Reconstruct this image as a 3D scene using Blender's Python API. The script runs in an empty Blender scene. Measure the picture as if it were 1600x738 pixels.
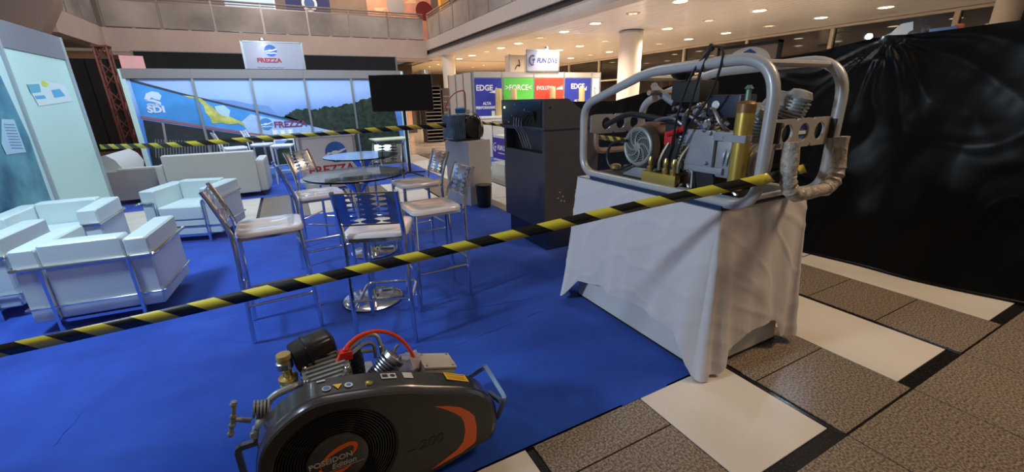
import bpy, bmesh, math, random
from mathutils import Vector, Matrix, Euler, noise
PI = math.pi
rnd = random.Random(7)
S = bpy.context.scene
C = S.collection

# ------------------------------------------------------------------ camera
CAMH = 1.55
FPX = 647.77
yaw, pit, rol = math.radians(27.39), math.radians(18.26), math.radians(-1.372)
cf = Vector((math.sin(yaw)*math.cos(pit), math.cos(yaw)*math.cos(pit), -math.sin(pit)))
r0 = Vector((math.cos(yaw), -math.sin(yaw), 0)); u0 = r0.cross(cf)
cr = r0*math.cos(rol)+u0*math.sin(rol); cu = cr.cross(cf)
cd = bpy.data.cameras.new('camera'); cam = bpy.data.objects.new('camera', cd); C.objects.link(cam)
cam.matrix_world = Matrix(((cr.x, cu.x, -cf.x, 0), (cr.y, cu.y, -cf.y, 0), (cr.z, cu.z, -cf.z, CAMH), (0, 0, 0, 1)))
cd.sensor_width = 36; cd.lens = FPX/1600*36; cd.clip_start = .05; cd.clip_end = 200
S.camera = cam

def ray(x, y): return cf*FPX+cr*(x-800)-cu*(y-369)
def fl(x, y, z=0.0):
    d = ray(x, y); return Vector((0, 0, CAMH))+d*((z-CAMH)/d.z)
def onX(x, y, X):
    d = ray(x, y); return Vector((0, 0, CAMH))+d*(X/d.x)
def onY(x, y, Y):
    d = ray(x, y); return Vector((0, 0, CAMH))+d*(Y/d.y)

# ------------------------------------------------------------------ world, exposure, large lights
W = bpy.data.worlds.new('world'); S.world = W; W.use_nodes = True
bg = W.node_tree.nodes['Background']; bg.inputs[0].default_value = (.72, .60, .50, 1); bg.inputs[1].default_value = .17
S.view_settings.view_transform = 'Standard'; S.view_settings.look = 'None'
S.view_settings.exposure = 0.0; S.view_settings.gamma = 1; S.view_settings.use_curve_mapping = False

def light(name, kind, loc, target, power, col, size=.3, size_y=None, spot=80, blend=.5):
    d = bpy.data.lights.new(name, kind); d.energy = power; d.color = col
    if kind == 'AREA':
        d.size = size
        if size_y: d.shape = 'RECTANGLE'; d.size_y = size_y
    else: d.shadow_soft_size = size
    if kind == 'SPOT': d.spot_size = math.radians(spot); d.spot_blend = blend
    o = bpy.data.objects.new(name, d); C.objects.link(o); o.location = loc
    o.rotation_euler = (Vector(target)-Vector(loc)).to_track_quat('-Z', 'Y').to_euler()
    return o
COOL = (.66, .84, 1.0); WARM = (1.0, .84, .66)
light('booth_floodlight', 'SPOT', (-2.3, 3.3, 3.7), (-1.9, 3.9, 0), 640, COOL, .3, spot=104, blend=1.0)
light('atrium_fill', 'AREA', (0, 13, 8.5), (0, 19.5, 3.6), 420, (1, .86, .83), 3)  # unseen area light, added to brighten the back balcony fascia
light('atrium_fill', 'AREA', (1.5, 9, 8.0), (6, 11, 3.8), 260, (1, .88, .84), 3)  # second added fill out of view, brightens the right-hand fascia
light('booth_floodlight', 'AREA', (-.9, 6.0, 3.3), (-2.6, 6.8, 1.2), 60, COOL, .5)
light('booth_floodlight', 'SPOT', (-3.2, 2.0, 2.5), (1.9, 1.95, .8), 520, COOL, .25, spot=46, blend=.9)
light('mural_floodlight', 'AREA', (-1.2, 8.9, 4.1), (-1.2, 11, 1.2), 110, COOL, 2.2, .3)
light('mural_floodlight', 'AREA', (1.2, 8.9, 4.1), (1.0, 11, 1.2), 85, COOL, 2.0, .3)
light('hall_lamp', 'AREA', (4.0, -.2, 4.4), (3.0, 1.2, 0), 105, (1, .72, .44), 1.0)
light('hall_lamp', 'AREA', (1.6, 5.4, 4.4), (1.4, 4.6, 0), 14, (.8, .88, 1), 1.2)

# ------------------------------------------------------------------ materials
MATS = {}
def mat(name, col, rough=.5, metal=0.0, emit=0.0, var=0.0, vscale=8.0, bump=0.0, bscale=60.0, spec=None, trans=0.0, alpha=1.0, coat=0.0, ior=None, col2=None):
    if name in MATS: return MATS[name]
    m = bpy.data.materials.new(name); m.use_nodes = True; nt = m.node_tree; b = nt.nodes['Principled BSDF']
    b.inputs['Base Color'].default_value = (*col, 1); b.inputs['Roughness'].default_value = rough; b.inputs['Metallic'].default_value = metal
    if spec is not None: b.inputs['Specular IOR Level'].default_value = spec
    if trans: b.inputs['Transmission Weight'].default_value = trans
    if ior: b.inputs['IOR'].default_value = ior
    if alpha < 1: b.inputs['Alpha'].default_value = alpha
    if coat: b.inputs['Coat Weight'].default_value = coat
    if emit: b.inputs['Emission Color'].default_value = (*col, 1); b.inputs['Emission Strength'].default_value = emit
    if var or col2:
        tc = nt.nodes.new('ShaderNodeTexCoord'); n = nt.nodes.new('ShaderNodeTexNoise'); n.inputs['Scale'].default_value = vscale; n.inputs['Detail'].default_value = 6
        cr_ = nt.nodes.new('ShaderNodeValToRGB'); e = cr_.color_ramp.elements; e[0].position = .32; e[1].position = .68
        c1 = [max(0, c*(1-var)) for c in col]; c2 = col2 if col2 else [min(1, c*(1+var)) for c in col]
        e[0].color = (*c1, 1); e[1].color = (*c2, 1)
        nt.links.new(tc.outputs['Object'], n.inputs['Vector']); nt.links.new(n.outputs['Fac'], cr_.inputs[0]); nt.links.new(cr_.outputs[0], b.inputs['Base Color'])
    if bump:
        tc = nt.nodes.new('ShaderNodeTexCoord'); n = nt.nodes.new('ShaderNodeTexNoise'); n.inputs['Scale'].default_value = bscale; n.inputs['Detail'].default_value = 5
        bp = nt.nodes.new('ShaderNodeBump'); bp.inputs['Strength'].default_value = bump; bp.inputs['Distance'].default_value = .01
        nt.links.new(tc.outputs['Object'], n.inputs['Vector']); nt.links.new(n.outputs['Fac'], bp.inputs['Height']); nt.links.new(bp.outputs[0], b.inputs['Normal'])
    MATS[name] = m; return m

chrome = mat('chrome', (.72, .74, .77), .12, 1)
steel = mat('brushed_steel', (.5, .51, .53), .32, 1, var=.15, vscale=20)
alu = mat('aluminium', (.42, .45, .48), .38, .85)
white_gloss = mat('white_gloss_seat', (.80, .72, .70), .08, 0, coat=.6)
white_paint = mat('white_paint', (.62, .62, .62), .55, 0, var=.04, vscale=3)
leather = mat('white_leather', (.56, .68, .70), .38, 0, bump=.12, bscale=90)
leather_far = mat('offwhite_leather', (.52, .52, .50), .45, 0, bump=.12, bscale=90)
panel_white = mat('white_panel', (.50, .72, .69), .5)
panel_grey = mat('grey_panel', (.40, .42, .44), .5)
black_mat = mat('black_matte', (.012, .012, .013), .6)
black_gloss = mat('black_gloss', (.008, .008, .009), .12)
rubber = mat('black_rubber', (.015, .015, .016), .42)
dark_cloth = mat('black_cloth', (.006, .006, .007), .95)
pink_wall = mat('painted_fascia', (.42, .34, .30), .7, var=.05, vscale=1.5)
brown_dark = mat('dark_brown', (.035, .026, .02), .5)
brass = mat('brass', (.62, .47, .16), .3, .9, var=.15, vscale=30)
gold = mat('gold_anodised', (.62, .44, .10), .33, .8, var=.08, vscale=12)
red_hose = mat('red_hose', (.75, .06, .02), .35)
red_plastic = mat('red_plastic', (.55, .02, .015), .4)
cast = mat('cast_aluminium', (.30, .31, .31), .5, .45, var=.2, vscale=25, bump=.2, bscale=120)
cast_pale = mat('painted_grey_metal', (.34, .35, .38), .35, .3, var=.08, vscale=10)
frame_grey = mat('grey_powder_coat', (.44, .43, .43), .36, .15, coat=.3)
copper_dark = mat('bronze_motor_paint', (.16, .10, .07), .38, .5, var=.25, vscale=14)
fan_grey = mat('fan_cover_grey', (.30, .31, .30), .45, .3)
blue_metal = mat('navy_painted_metal', (.025, .05, .11), .3, .3)

# ------------------------------------------------------------------ mesh builder
class MB:
    def __init__(s): s.v = []; s.f = []
    def add(s, vs, fs):
        o = len(s.v); s.v += [tuple(v) for v in vs]; s.f += [tuple(i+o for i in f) for f in fs]; return s
    def box(s, x0, x1, y0, y1, z0, z1, M=None, bev=0.0, seg=2):
        bm = bmesh.new(); bmesh.ops.create_cube(bm, size=1)
        for v in bm.verts: v.co = Vector(((x0+x1)/2+v.co.x*(x1-x0), (y0+y1)/2+v.co.y*(y1-y0), (z0+z1)/2+v.co.z*(z1-z0)))
        if bev: bmesh.ops.bevel(bm, geom=bm.edges[:], offset=bev, segments=seg, profile=.7, affect='EDGES')
        if M: bmesh.ops.transform(bm, matrix=M, verts=bm.verts)
        bm.verts.index_update(); s.add([v.co.copy() for v in bm.verts], [[v.index for v in f.verts] for f in bm.faces]); bm.free(); return s
    def tube(s, path, r, n=8, closed=False, square=False, cap=True):
        P = [Vector(p) for p in path]; m = len(P)
        if not isinstance(r, (list, tuple)): r = [r]*m
        T = []
        for i in range(m):
            if closed: t = P[(i+1) % m]-P[i-1]
            else: t = P[min(i+1, m-1)]-P[max(i-1, 0)]
            T.append(t.normalized() if t.length > 1e-9 else Vector((0, 0, 1)))
        up = Vector((0, 0, 1)) if abs(T[0].z) < .9 else Vector((1, 0, 0))
        N = (up-T[0]*up.dot(T[0])).normalized(); vs = []
        if square: n = 4
        for i in range(m):
            N = (N-T[i]*N.dot(T[i]));  N = N.normalized() if N.length > 1e-6 else T[i].orthogonal().normalized()
            B = T[i].cross(N)
            for k in range(n):
                a = 2*PI*(k+(.5 if square else 0))/n; rr = r[i]*(1.2 if square else 1); vs.append(P[i]+(N*math.cos(a)+B*math.sin(a))*rr)
        fs = []
        for i in range(m if closed else m-1):
            j = (i+1) % m
            for k in range(n): fs.append((i*n+k, i*n+(k+1) % n, j*n+(k+1) % n, j*n+k))
        if not closed and cap: fs.append(tuple(range(n))[::-1]); fs.append(tuple((m-1)*n+k for k in range(n)))
        return s.add(vs, fs)
    def cyl(s, p0, p1, r, n=16, r2=None): return s.tube([p0, p1], [r, r if r2 is None else r2], n)
    def lathe(s, prof, org, axis=(0, 0, 1), n=24):   # prof: (radius, height) list
        ax = Vector(axis).normalized(); a = ax.orthogonal().normalized(); b = ax.cross(a); org = Vector(org); vs = []; m = len(prof)
        for (r, h) in prof:
            for k in range(n):
                t = 2*PI*k/n; vs.append(org+ax*h+(a*math.cos(t)+b*math.sin(t))*max(r, 1e-4))
        fs = [(i*n+k, i*n+(k+1) % n, (i+1)*n+(k+1) % n, (i+1)*n+k) for i in range(m-1) for k in range(n)]
        fs.append(tuple(range(n))[::-1]); fs.append(tuple((m-1)*n+k for k in range(n)))
        return s.add(vs, fs)
    def prism(s, poly, M, d):   # 2D polygon in local xy, extruded d along local z, placed by M
        n = len(poly); vs = [M @ Vector((x, y, 0)) for x, y in poly]+[M @ Vector((x, y, d)) for x, y in poly]
        fs = [tuple(range(n))[::-1], tuple(range(n, 2*n))]+[(i, (i+1) % n, n+(i+1) % n, n+i) for i in range(n)]
        return s.add(vs, fs)
    def sphere(s, c, r, n=12, sc=(1, 1, 1)):
        m = n//2; vs = []; c = Vector(c)
        for i in range(m+1):
            p = PI*i/m
            for k in range(n):
                t = 2*PI*k/n; vs.append(c+Vector((math.sin(p)*math.cos(t)*r*sc[0], math.sin(p)*math.sin(t)*r*sc[1], math.cos(p)*r*sc[2])))
        return s.add(vs, [(i*n+k, i*n+(k+1) % n, (i+1)*n+(k+1) % n, (i+1)*n+k) for i in range(m) for k in range(n)])
    def tri(s, poly, M):   # filled (possibly concave) flat polygon
        from mathutils.geometry import tessellate_polygon
        t = tessellate_polygon([[Vector((x, y, 0)) for x, y in poly]])
        return s.add([M @ Vector((x, y, 0)) for x, y in poly], [tuple(q) for q in t])
    def build(s, name, m, parent=None, smooth=35):
        me = bpy.data.meshes.new(name); me.from_pydata(s.v, [], s.f)
        bm = bmesh.new(); bm.from_mesh(me); bmesh.ops.remove_doubles(bm, verts=bm.verts, dist=1e-6); bmesh.ops.recalc_face_normals(bm, faces=bm.faces); bm.to_mesh(me); bm.free()
        me.materials.append(m)
        if smooth: 
            me.polygons.foreach_set('use_smooth', [True]*len(me.polygons)); me.set_sharp_from_angle(angle=math.radians(smooth))
        o = bpy.data.objects.new(name, me); C.objects.link(o)
        if parent: o.parent = parent
        return o

def lift_z(p):   # things stand on top of the carpets, not in them
    if p[2] > .001: return 0
    return .0055 if (-4.5 < p[0] < 2.66 and 1.33 < p[1] < 6.62) or (-3.4 < p[0] < 2.75 and 8.4 < p[1] < 10.99) else 0
def thing(name, label, cat, loc=(0, 0, 0), rz=0.0, group=None):
    o = bpy.data.objects.new(name, None); C.objects.link(o); o.location = loc; o.location.z += lift_z(o.location); o.rotation_euler = (0, 0, rz); o.empty_display_size = .1
    return tag(o, label, cat, group)
def tag(o, label=None, cat=None, group=None, kind=None):
    if label: o['label'] = label
    if cat: o['category'] = cat
    if group: o['group'] = group
    if kind: o['kind'] = kind
    return o
def struct(o): o['kind'] = 'structure'; return o
def dup(root, loc, rz, label, group=None):
    r = root.copy(); C.objects.link(r); r.location = loc; r.location.z += lift_z(r.location); r.rotation_euler = (0, 0, rz); r['label'] = label
    if group: r['group'] = group
    for ch in list(root.children):
        c = ch.copy(); C.objects.link(c); c.parent = r
        for g in list(ch.children):
            d = g.copy(); C.objects.link(d); d.parent = c
    return r
def inv(parent, p):    # world point -> local of an (unscaled, z-rotated) root
    return (Matrix.Translation(parent.location) @ Matrix.Rotation(parent.rotation_euler.z, 4, 'Z')).inverted() @ Vector(p)
def fillet(pts, rad, n=5, closed=False):
    P = [Vector(p) for p in pts]; out = []; m = len(P)
    for i in range(m):
        if not closed and i in (0, m-1): out.append(P[i]); continue
        a, b, c = P[i-1], P[i], P[(i+1) % m]; r = rad[i] if isinstance(rad, (list, tuple)) else rad
        u = (a-b); v = (c-b); d = min(r, u.length*.48, v.length*.48); u.normalize(); v.normalize()
        p0 = b+u*d; p1 = b+v*d
        for k in range(n+1):
            t = k/n; out.append(p0*(1-t)**2+b*2*t*(1-t)+p1*t*t)
    return out
def smooth_path(pts, n=6):   # Catmull-Rom
    P = [Vector(p) for p in pts]; out = []
    for i in range(len(P)-1):
        a = P[max(i-1, 0)]; b = P[i]; c = P[i+1]; d = P[min(i+2, len(P)-1)]
        for k in range(n):
            t = k/n; out.append(.5*((2*b)+(c-a)*t+(2*a-5*b+4*c-d)*t*t+(3*b-a-3*c+d)*t**3))
    out.append(P[-1]); return out
def text(name, s, size, m, parent, M, ext=.001, shear=0.0, thick=0.0, align='LEFT', wscale=1.0):
    cu_ = bpy.data.curves.new(name, 'FONT'); cu_.body = s; cu_.size = size; cu_.extrude = ext; cu_.shear = shear; cu_.offset = thick; cu_.align_x = align
    cu_.resolution_u = 3
    t = bpy.data.objects.new(name, cu_); C.objects.link(t)
    dg = bpy.context.evaluated_depsgraph_get(); me = bpy.data.meshes.new_from_object(t.evaluated_get(dg))
    bpy.data.objects.remove(t); me.materials.clear(); me.materials.append(m)
    me.transform(M @ Matrix.Diagonal((wscale, 1, 1, 1)))
    o = bpy.data.objects.new(name, me); C.objects.link(o); o.parent = parent; return o
def MW(org, ex, ey):   # local plane frame: x along ex, y along ey, z = ex x ey
    ex = Vector(ex).normalized(); ey = Vector(ey).normalized(); ez = ex.cross(ey)
    return Matrix(((ex.x, ey.x, ez.x, org[0]), (ex.y, ey.y, ez.y, org[1]), (ex.z, ey.z, ez.z, org[2]), (0, 0, 0, 1)))
def FRONT(x, y, z): return MW((x, y, z), (1, 0, 0), (0, 0, 1))       # faces -y
def WEST(x, y, z): return MW((x, y, z), (0, -1, 0), (0, 0, 1))       # faces -x
def EAST(x, y, z): return MW((x, y, z), (0, 1, 0), (0, 0, 1))        # faces +x
def disc(r, n=24, a0=0, a1=2*PI, sx=1, sy=1): return [(r*sx*math.cos(a0+(a1-a0)*i/n), r*sy*math.sin(a0+(a1-a0)*i/n)) for i in range(n if abs(a1-a0-2*PI) < 1e-6 else n+1)]

# ================================================================== SETTING
def tile_mat(name, c1, c2, c3, scale, rough):
    m = bpy.data.materials.new(name); m.use_nodes = True; nt = m.node_tree; b = nt.nodes['Principled BSDF']
    tc = nt.nodes.new('ShaderNodeTexCoord'); v = nt.nodes.new('ShaderNodeTexVoronoi'); v.inputs['Scale'].default_value = scale
    n = nt.nodes.new('ShaderNodeTexNoise'); n.inputs['Scale'].default_value = scale*.9; n.inputs['Detail'].default_value = 3
    n2 = nt.nodes.new('ShaderNodeTexNoise'); n2.inputs['Scale'].default_value = 1.7
    rp = nt.nodes.new('ShaderNodeValToRGB'); e = rp.color_ramp.elements; e[0].position = .38; e[0].color = (*c1, 1); e[1].position = .62; e[1].color = (*c2, 1)
    e.new(.5).color = (*c3, 1)
    mx = nt.nodes.new('ShaderNodeMix'); mx.data_type = 'RGBA'; mx.blend_type = 'MULTIPLY'; mx.inputs[0].default_value = .15
    geo = nt.nodes.new('ShaderNodeNewGeometry')
    nt.links.new(geo.outputs['Position'], n.inputs['Vector']); nt.links.new(geo.outputs['Position'], n2.inputs['Vector'])
    nt.links.new(n.outputs['Fac'], rp.inputs[0]); nt.links.new(rp.outputs[0], mx.inputs[6]); nt.links.new(n2.outputs['Fac'], mx.inputs[7])
    nt.links.new(mx.outputs[2], b.inputs['Base Color']); b.inputs['Roughness'].default_value = rough
    return m
granite = tile_mat('speckled_granite', (.13, .098, .072), (.37, .305, .24), (.235, .185, .14), 105, .25)
marble = tile_mat('cream_marble', (.72, .66, .58), (.80, .74, .66), (.77, .71, .63), 2, .25)
inlay_black = tile_mat('black_granite', (.008, .007, .007), (.03, .027, .025), (.014, .012, .012), 120, .2)
floor = MB().box(-14, 18, -3, 34, -.06, -.008).build('floor', inlay_black); struct(floor)
tm = {}
def tile(name, w, d, m, x, y):
    key = (name, round(w, 3), round(d, 3))
    if key not in tm:
        o = MB().box(-w/2+.0035, w/2-.0035, -d/2+.0035, d/2-.0035, -.007, 0, bev=.0012, seg=1).build(name, m, floor, smooth=0); tm[key] = o.data
    else:
        o = bpy.data.objects.new(name, tm[key]); C.objects.link(o); o.parent = floor
    o.location = (x, y, 0); return o
PER = 1.343
def hidden(x0, x1, y0, y1):
    if x1 < 2.6 and y0 > 1.45 and y1 < 6.5: return True
    if x1 < 2.5 and x0 > -3.3 and y0 > 9.1 and y1 < 11: return True
    if x1 < 1.2 and y1 < 1.2 : return x1 < .0
    # outside the view wedge
    c = Vector(((x0+x1)/2, (y0+y1)/2, 0)); v = c-Vector((0, 0, CAMH)); w = v.dot(cf)
    if w < .2: return True
    px = 800+FPX*v.dot(cr)/w; py = 369-FPX*v.dot(cu)/w
    return px < -120 or px > 1760 or py > 900
for k in range(-5, 8):
    x0 = .10+PER*k
    y = .73; row = 0
    while y < 12.3:
        for (xa, xb, ya, yb, nm, mm) in [(x0, x0+.635, y, y+1.335, 'marble_slab', marble)]:
            if not hidden(xa, xb, ya, yb): tile(nm, xb-xa, yb-ya, mm, (xa+xb)/2, (ya+yb)/2)
        for j in range(3):
            ya = y-.06+.4477*j if row else y-.06+.4477*j
            if not hidden(x0+.672, x0+PER, ya, ya+.4477): tile('granite_tile', PER-.672, .4477, granite, x0+(.672+PER)/2, ya+.2238)
        y += PER; row += 1
    for j in range(2):
        ya = .665-.66*(j+1)
        for xa in (x0, x0+.6715):
            if not hidden(xa, xa+.6715, ya, ya+.66): tile('granite_tile', .6715, .66, granite, xa+.336, ya+.33)
far = MB().box(-13.9, 17.9, 12.83, 33.9, -.007, -.001).build('far_paving', tile_mat('far_granite', (.36, .28, .21), (.52, .42, .33), (.45, .36, .28), 1.2, .16), floor)

def carpet_mat(name, c1, c2):
    m = bpy.data.materials.new(name); m.use_nodes = True; nt = m.node_tree; b = nt.nodes['Principled BSDF']
    geo = nt.nodes.new('ShaderNodeNewGeometry')
    n = nt.nodes.new('ShaderNodeTexNoise'); n.inputs['Scale'].default_value = 1.6; n.inputs['Detail'].default_value = 8; n.inputs['Roughness'].default_value = .65
    rp = nt.nodes.new('ShaderNodeValToRGB'); e = rp.color_ramp.elements; e[0].position = .3; e[0].color = (*c1, 1); e[1].position = .72; e[1].color = (*c2, 1)
    n2 = nt.nodes.new('ShaderNodeTexNoise'); n2.inputs['Scale'].default_value = 260; n2.inputs['Detail'].default_value = 2
    bp = nt.nodes.new('ShaderNodeBump'); bp.inputs['Strength'].default_value = .5; bp.inputs['Distance'].default_value = .004
    nt.links.new(geo.outputs['Position'], n.inputs['Vector']); nt.links.new(geo.outputs['Position'], n2.inputs['Vector'])
    nt.links.new(n.outputs['Fac'], rp.inputs[0]); nt.links.new(rp.outputs[0], b.inputs['Base Color']); nt.links.new(n2.outputs['Fac'], bp.inputs['Height']); nt.links.new(bp.outputs[0], b.inputs['Normal'])
    b.inputs['Roughness'].default_value = .9; b.inputs['Sheen Weight'].default_value = .15; b.inputs['Specular IOR Level'].default_value = .2
    return m
cm = carpet_mat('blue_carpet', (.008, .045, .33), (.018, .085, .50))
def carpet(x0, x1, y0, y1, label, nx=60, ny=50, amp=.003):
    mb = MB(); vs = []; fs = []
    for j in range(ny+1):
        for i in range(nx+1):
            x = x0+(x1-x0)*i/nx; y = y0+(y1-y0)*j/ny
            edge = 0 if i in (0, nx) or j in (0, ny) else 1
            q = noise.noise(Vector((x*1.1, y*3.2, 3)))
            z = .002+edge*amp*max(0, 1-abs(q)*9)
            vs.append((x, y, z))
    for j in range(ny):
        for i in range(nx): a = j*(nx+1)+i; fs.append((a, a+1, a+nx+2, a+nx+1))
    mb.add(vs, fs)
    mb.box(x0, x1, y0, y0+.01, 0, .002)
    mb.box(x1-.01, x1, y0, y1, 0, .002)
    o = mb.build('carpet', cm, None, 80); return tag(o, label, 'carpet')
carpet(-4.5, 2.615, 1.33, 6.62, 'large royal blue carpet under the stools and the grey compressor', 110, 90)
carpet(-3.4, 2.75, 8.4, 11.6, 'blue carpet in front of the landscape mural, across the aisle')
carpet(4.2, 9.3, 9.2, 11.15, 'blue carpet strip under the white counter with four posters', 30, 20)

# ---- upper floor slabs, balcony, hall ceiling
fas = MB()
fas.box(-4.75, 5.98, 19.2, 19.8, 3.34, 4.06)                       # back fascia
fb = fas.build('wall_back', pink_wall); struct(fb)
lip = MB().box(-4.75, 6.2, 19.2+.02, 19.9, 3.24, 3.34)
lip.build('trim_1', mat('fascia_lip', (.36, .28, .25), .7)).__setitem__('kind', 'structure')
m2 = MB().box(5.98, 6.4, -1, 19.8, 3.66, 4.06); m2.box(5.95, 6.4, -1, 19.2, 3.28, 3.44)
rf = m2.build('wall_right', mat('hall_fascia', (.48, .43, .40), .7, var=.04)); struct(rf)
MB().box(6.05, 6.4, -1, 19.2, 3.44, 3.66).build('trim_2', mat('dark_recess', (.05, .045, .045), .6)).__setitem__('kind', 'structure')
m3 = MB().box(-5.2, -4.75, 15.7, 19.8, 3.44, 4.06)
struct(m3.build('wall_left', pink_wall))
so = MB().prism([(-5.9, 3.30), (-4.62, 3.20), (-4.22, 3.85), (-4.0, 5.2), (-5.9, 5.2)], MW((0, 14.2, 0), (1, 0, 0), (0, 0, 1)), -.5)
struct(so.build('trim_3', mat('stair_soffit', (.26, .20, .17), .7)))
# wall zones under the left balcony
struct(MB().box(-12, -4.0, 21.5, 21.8, 0, 3.4).build('wall_far_left', dark_cloth))
o_ = MB().box(-9, -3.4, 19.9, 20.1, 2.95, 3.4).build('trim_4', mat('beige_beam', (.45, .29, .16), .6)); struct(o_)
dk = MB()
for i in range(28):
    xa = -7.4+i*.125; dk.box(xa, xa+.126, 17+.03*math.sin(i*1.7), 17.05+.03*math.sin(i*1.7), .35, 2.93)
tag(dk.build('black_drape', dark_cloth), 'tall black drape hanging left of the truss tower, behind the pale wall panel', 'drape')

def rail_run(p0, p1, n, root, h0=4.12, h1=4.9, warm=False):
    p0 = Vector(p0); p1 = Vector(p1); d = p1-p0; L = d.length; t = d/L
    ang = math.atan2(t.y, t.x)
    for i in range(n):
        a = p0+d*(i/n)+t*.03; b = p0+d*((i+1)/n)-t*.03
        mb = MB(); M = Matrix.Translation(a) @ Matrix.Rotation(ang, 4, 'Z')
        mb.box(0, (b-a).length, -.01, .01, h0, h1, M); mb.build('glass_panel', frost, root, 0)
        q = MB().box(-.025, .025, -.03, .03, 4.06, 5.06, Matrix.Translation(p0+d*(i/n)) @ Matrix.Rotation(ang, 4, 'Z')); q.build('rail_post', rail_m, root, 0)
    mb = MB(); mb.tube([p0+Vector((0, 0, 5.08)), p1+Vector((0, 0, 5.08))], .035, 8); mb.build('handrail', rail_m, root)
    mb = MB(); mb.box(0, L, -.02, .02, 4.9, 4.93, Matrix.Translation(p0) @ Matrix.Rotation(ang, 4, 'Z')); mb.box(0, L, -.02, .02, 4.08, 4.11, Matrix.Translation(p0) @ Matrix.Rotation(ang, 4, 'Z')); mb.build('glazing_channel', rail_m, root)
    for i in range(n*2):
        a = p0+d*((i+.06)/(2*n)); MB().box(0, L/(2*n)*.86, -.035, -.015, 4.065, 4.10, Matrix.Translation(a) @ Matrix.Rotation(ang, 4, 'Z')).build('dark_gap', black_mat, root, 0)
    MB().tube([p0+Vector((0, 0, 4.99)), p1+Vector((0, 0, 4.99))], .02, 8).build('lower_rail', rail_m, root)
frost = mat('smoked_frosted_glass', (.30, .27, .24), .25, 0, var=.45, vscale=.55)
rail_m = mat('rail_metal', (.34, .29, .27), .35, .6)
t = thing('balcony_railing', 'metal and smoky glass railing along the upper balcony above the landscape mural', 'railing')
rail_run((-4.7, 19.35, 0), (5.95, 19.35, 0), 7, t)
t = thing('balcony_railing', 'metal and glass railing above the ceiling edge of the bright right hall', 'railing')
rail_run((6.1, 19.2, 0), (6.1, 5.2, 0), 9, t)
t = thing('balcony_railing', 'short side balcony railing at the top left, over the tall black drape', 'railing')
rail_run((-4.85, 19.2, 0), (-4.85, 15.9, 0), 3, t)
# upper storey backdrop
struct(MB().box(-12, 14, 24, 24.3, 4.0, 8.5).build('wall_upper', mat('upper_wall', (.22, .16, .13), .6, var=.3, vscale=.6)))
struct(MB().box(-9, 14, 19.8, 24.1, 3.9, 4.05).build('floor_upper', mat('upper_floor', (.3, .24, .2), .5)))
ex = thing('glazed_stand', 'pale lit exhibition stand on the upper floor behind the railing', 'stand', (0, 21.5, 4.06))
MB().box(-1.3, .35, 0, .08, 0, 2.6).build('wall_panel', mat('pale_blue_panel', (.45, .55, .62), .4), ex)
MB().box(-1.36, -1.3, -.05, .1, 0, 2.6).build('post', alu, ex); MB().box(.35, .41, -.05, .1, 0, 2.6).build('post', alu, ex)
bn = thing('hanging_banner', 'dark blue banner', 'banner', (1.75, 21.3, 4.95))
bn['label'] = 'dark blue banner with a round pale emblem hanging on the upper floor'
MB().box(-.95, .75, 0, .02, 0, 1.6).build('cloth', mat('navy_banner', (.01, .015, .10), .6), bn)
MB().prism(disc(.30, 24), FRONT(-.05, -.004, .62), -.002).build('emblem', mat('print_white', (.7, .72, .75), .6), bn)
MB().prism(disc(.2, 24), FRONT(-.05, -.008, .62), -.002).build('emblem_centre', mat('print_navy2', (.05, .1, .3), .6), bn)
text('lettering', 'MARE', .24, MATS['print_white'], bn, FRONT(-.35, -.006, .12), thick=.004)
mu = thing('painted_panel', 'salmon coloured panel with grey and dark red discs on the upper floor', 'artwork', (5.4, 21.6, 4.06))
MB().box(-1.3, 1.7, 0, .06, 0, 2.8).build('board', mat('salmon_print', (.52, .24, .17), .6, var=.15, vscale=2), mu)
MB().prism(disc(.42, 28), FRONT(.0, -.006, 1.75), -.003).build('grey_disc', mat('grey_print', (.25, .25, .27), .6), mu)
MB().prism(disc(.42, 28), FRONT(1.35, -.006, 1.6), -.003).build('red_disc', mat('maroon_print', (.12, .008, .008), .5), mu)
for a in (0, 1, 2, 3, 4, 5):
    b0 = a*PI/3+.3; MB().prism([(0.42*math.cos(b0), .42*math.sin(b0)), (1.0*math.cos(b0-.14), 1.0*math.sin(b0-.14)), (1.0*math.cos(b0+.14), 1.0*math.sin(b0+.14))], FRONT(0, -.004, 1.75), -.002).build('ray', mat('ray_print', (.6, .42, .25), .6), mu)
wb = MB().box(-.1, .35, 0, .35, 0, 2.9).build('orange_column', mat('orange_lit_paint', (.75, .38, .06), .5)); wb.location = (7.55, 21.2, 4.06)
tag(wb, 'orange painted column on the upper floor beside the salmon panel', 'column')
light('upper_floor_lamp', 'AREA', (4, 20.6, 7.6), (4.5, 22, 4.5), 260, (1, .72, .45), 3)
light('upper_floor_lamp', 'AREA', (-.6, 20.4, 7.4), (-.6, 21.5, 5), 120, COOL, 1)

# hall ceiling: long glossy planks running along the hall
def ceil_mat():
    m = bpy.data.materials.new('ceiling_plank_paint'); m.use_nodes = True; nt = m.node_tree; b = nt.nodes['Principled BSDF']
    b.inputs['Base Color'].default_value = (.86, .80, .72, 1); b.inputs['Roughness'].default_value = .22; b.inputs['Specular IOR Level'].default_value = .6
    geo = nt.nodes.new('ShaderNodeNewGeometry'); w = nt.nodes.new('ShaderNodeTexNoise'); w.inputs['Scale'].default_value = 1.2
    bp = nt.nodes.new('ShaderNodeBump'); bp.inputs['Strength'].default_value = .25; bp.inputs['Distance'].default_value = .02
    nt.links.new(geo.outputs['Position'], w.inputs['Vector']); nt.links.new(w.outputs['Fac'], bp.inputs['Height']); nt.links.new(bp.outputs[0], b.inputs['Normal'])
    return m
ceil = MB().box(6.0, 15.2, -2, 31, 3.37, 3.5).build('ceiling', mat('ceiling_gap', (.3, .26, .22), .6)); struct(ceil)
cmt = ceil_mat(); pl = None
nb = 30
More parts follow.
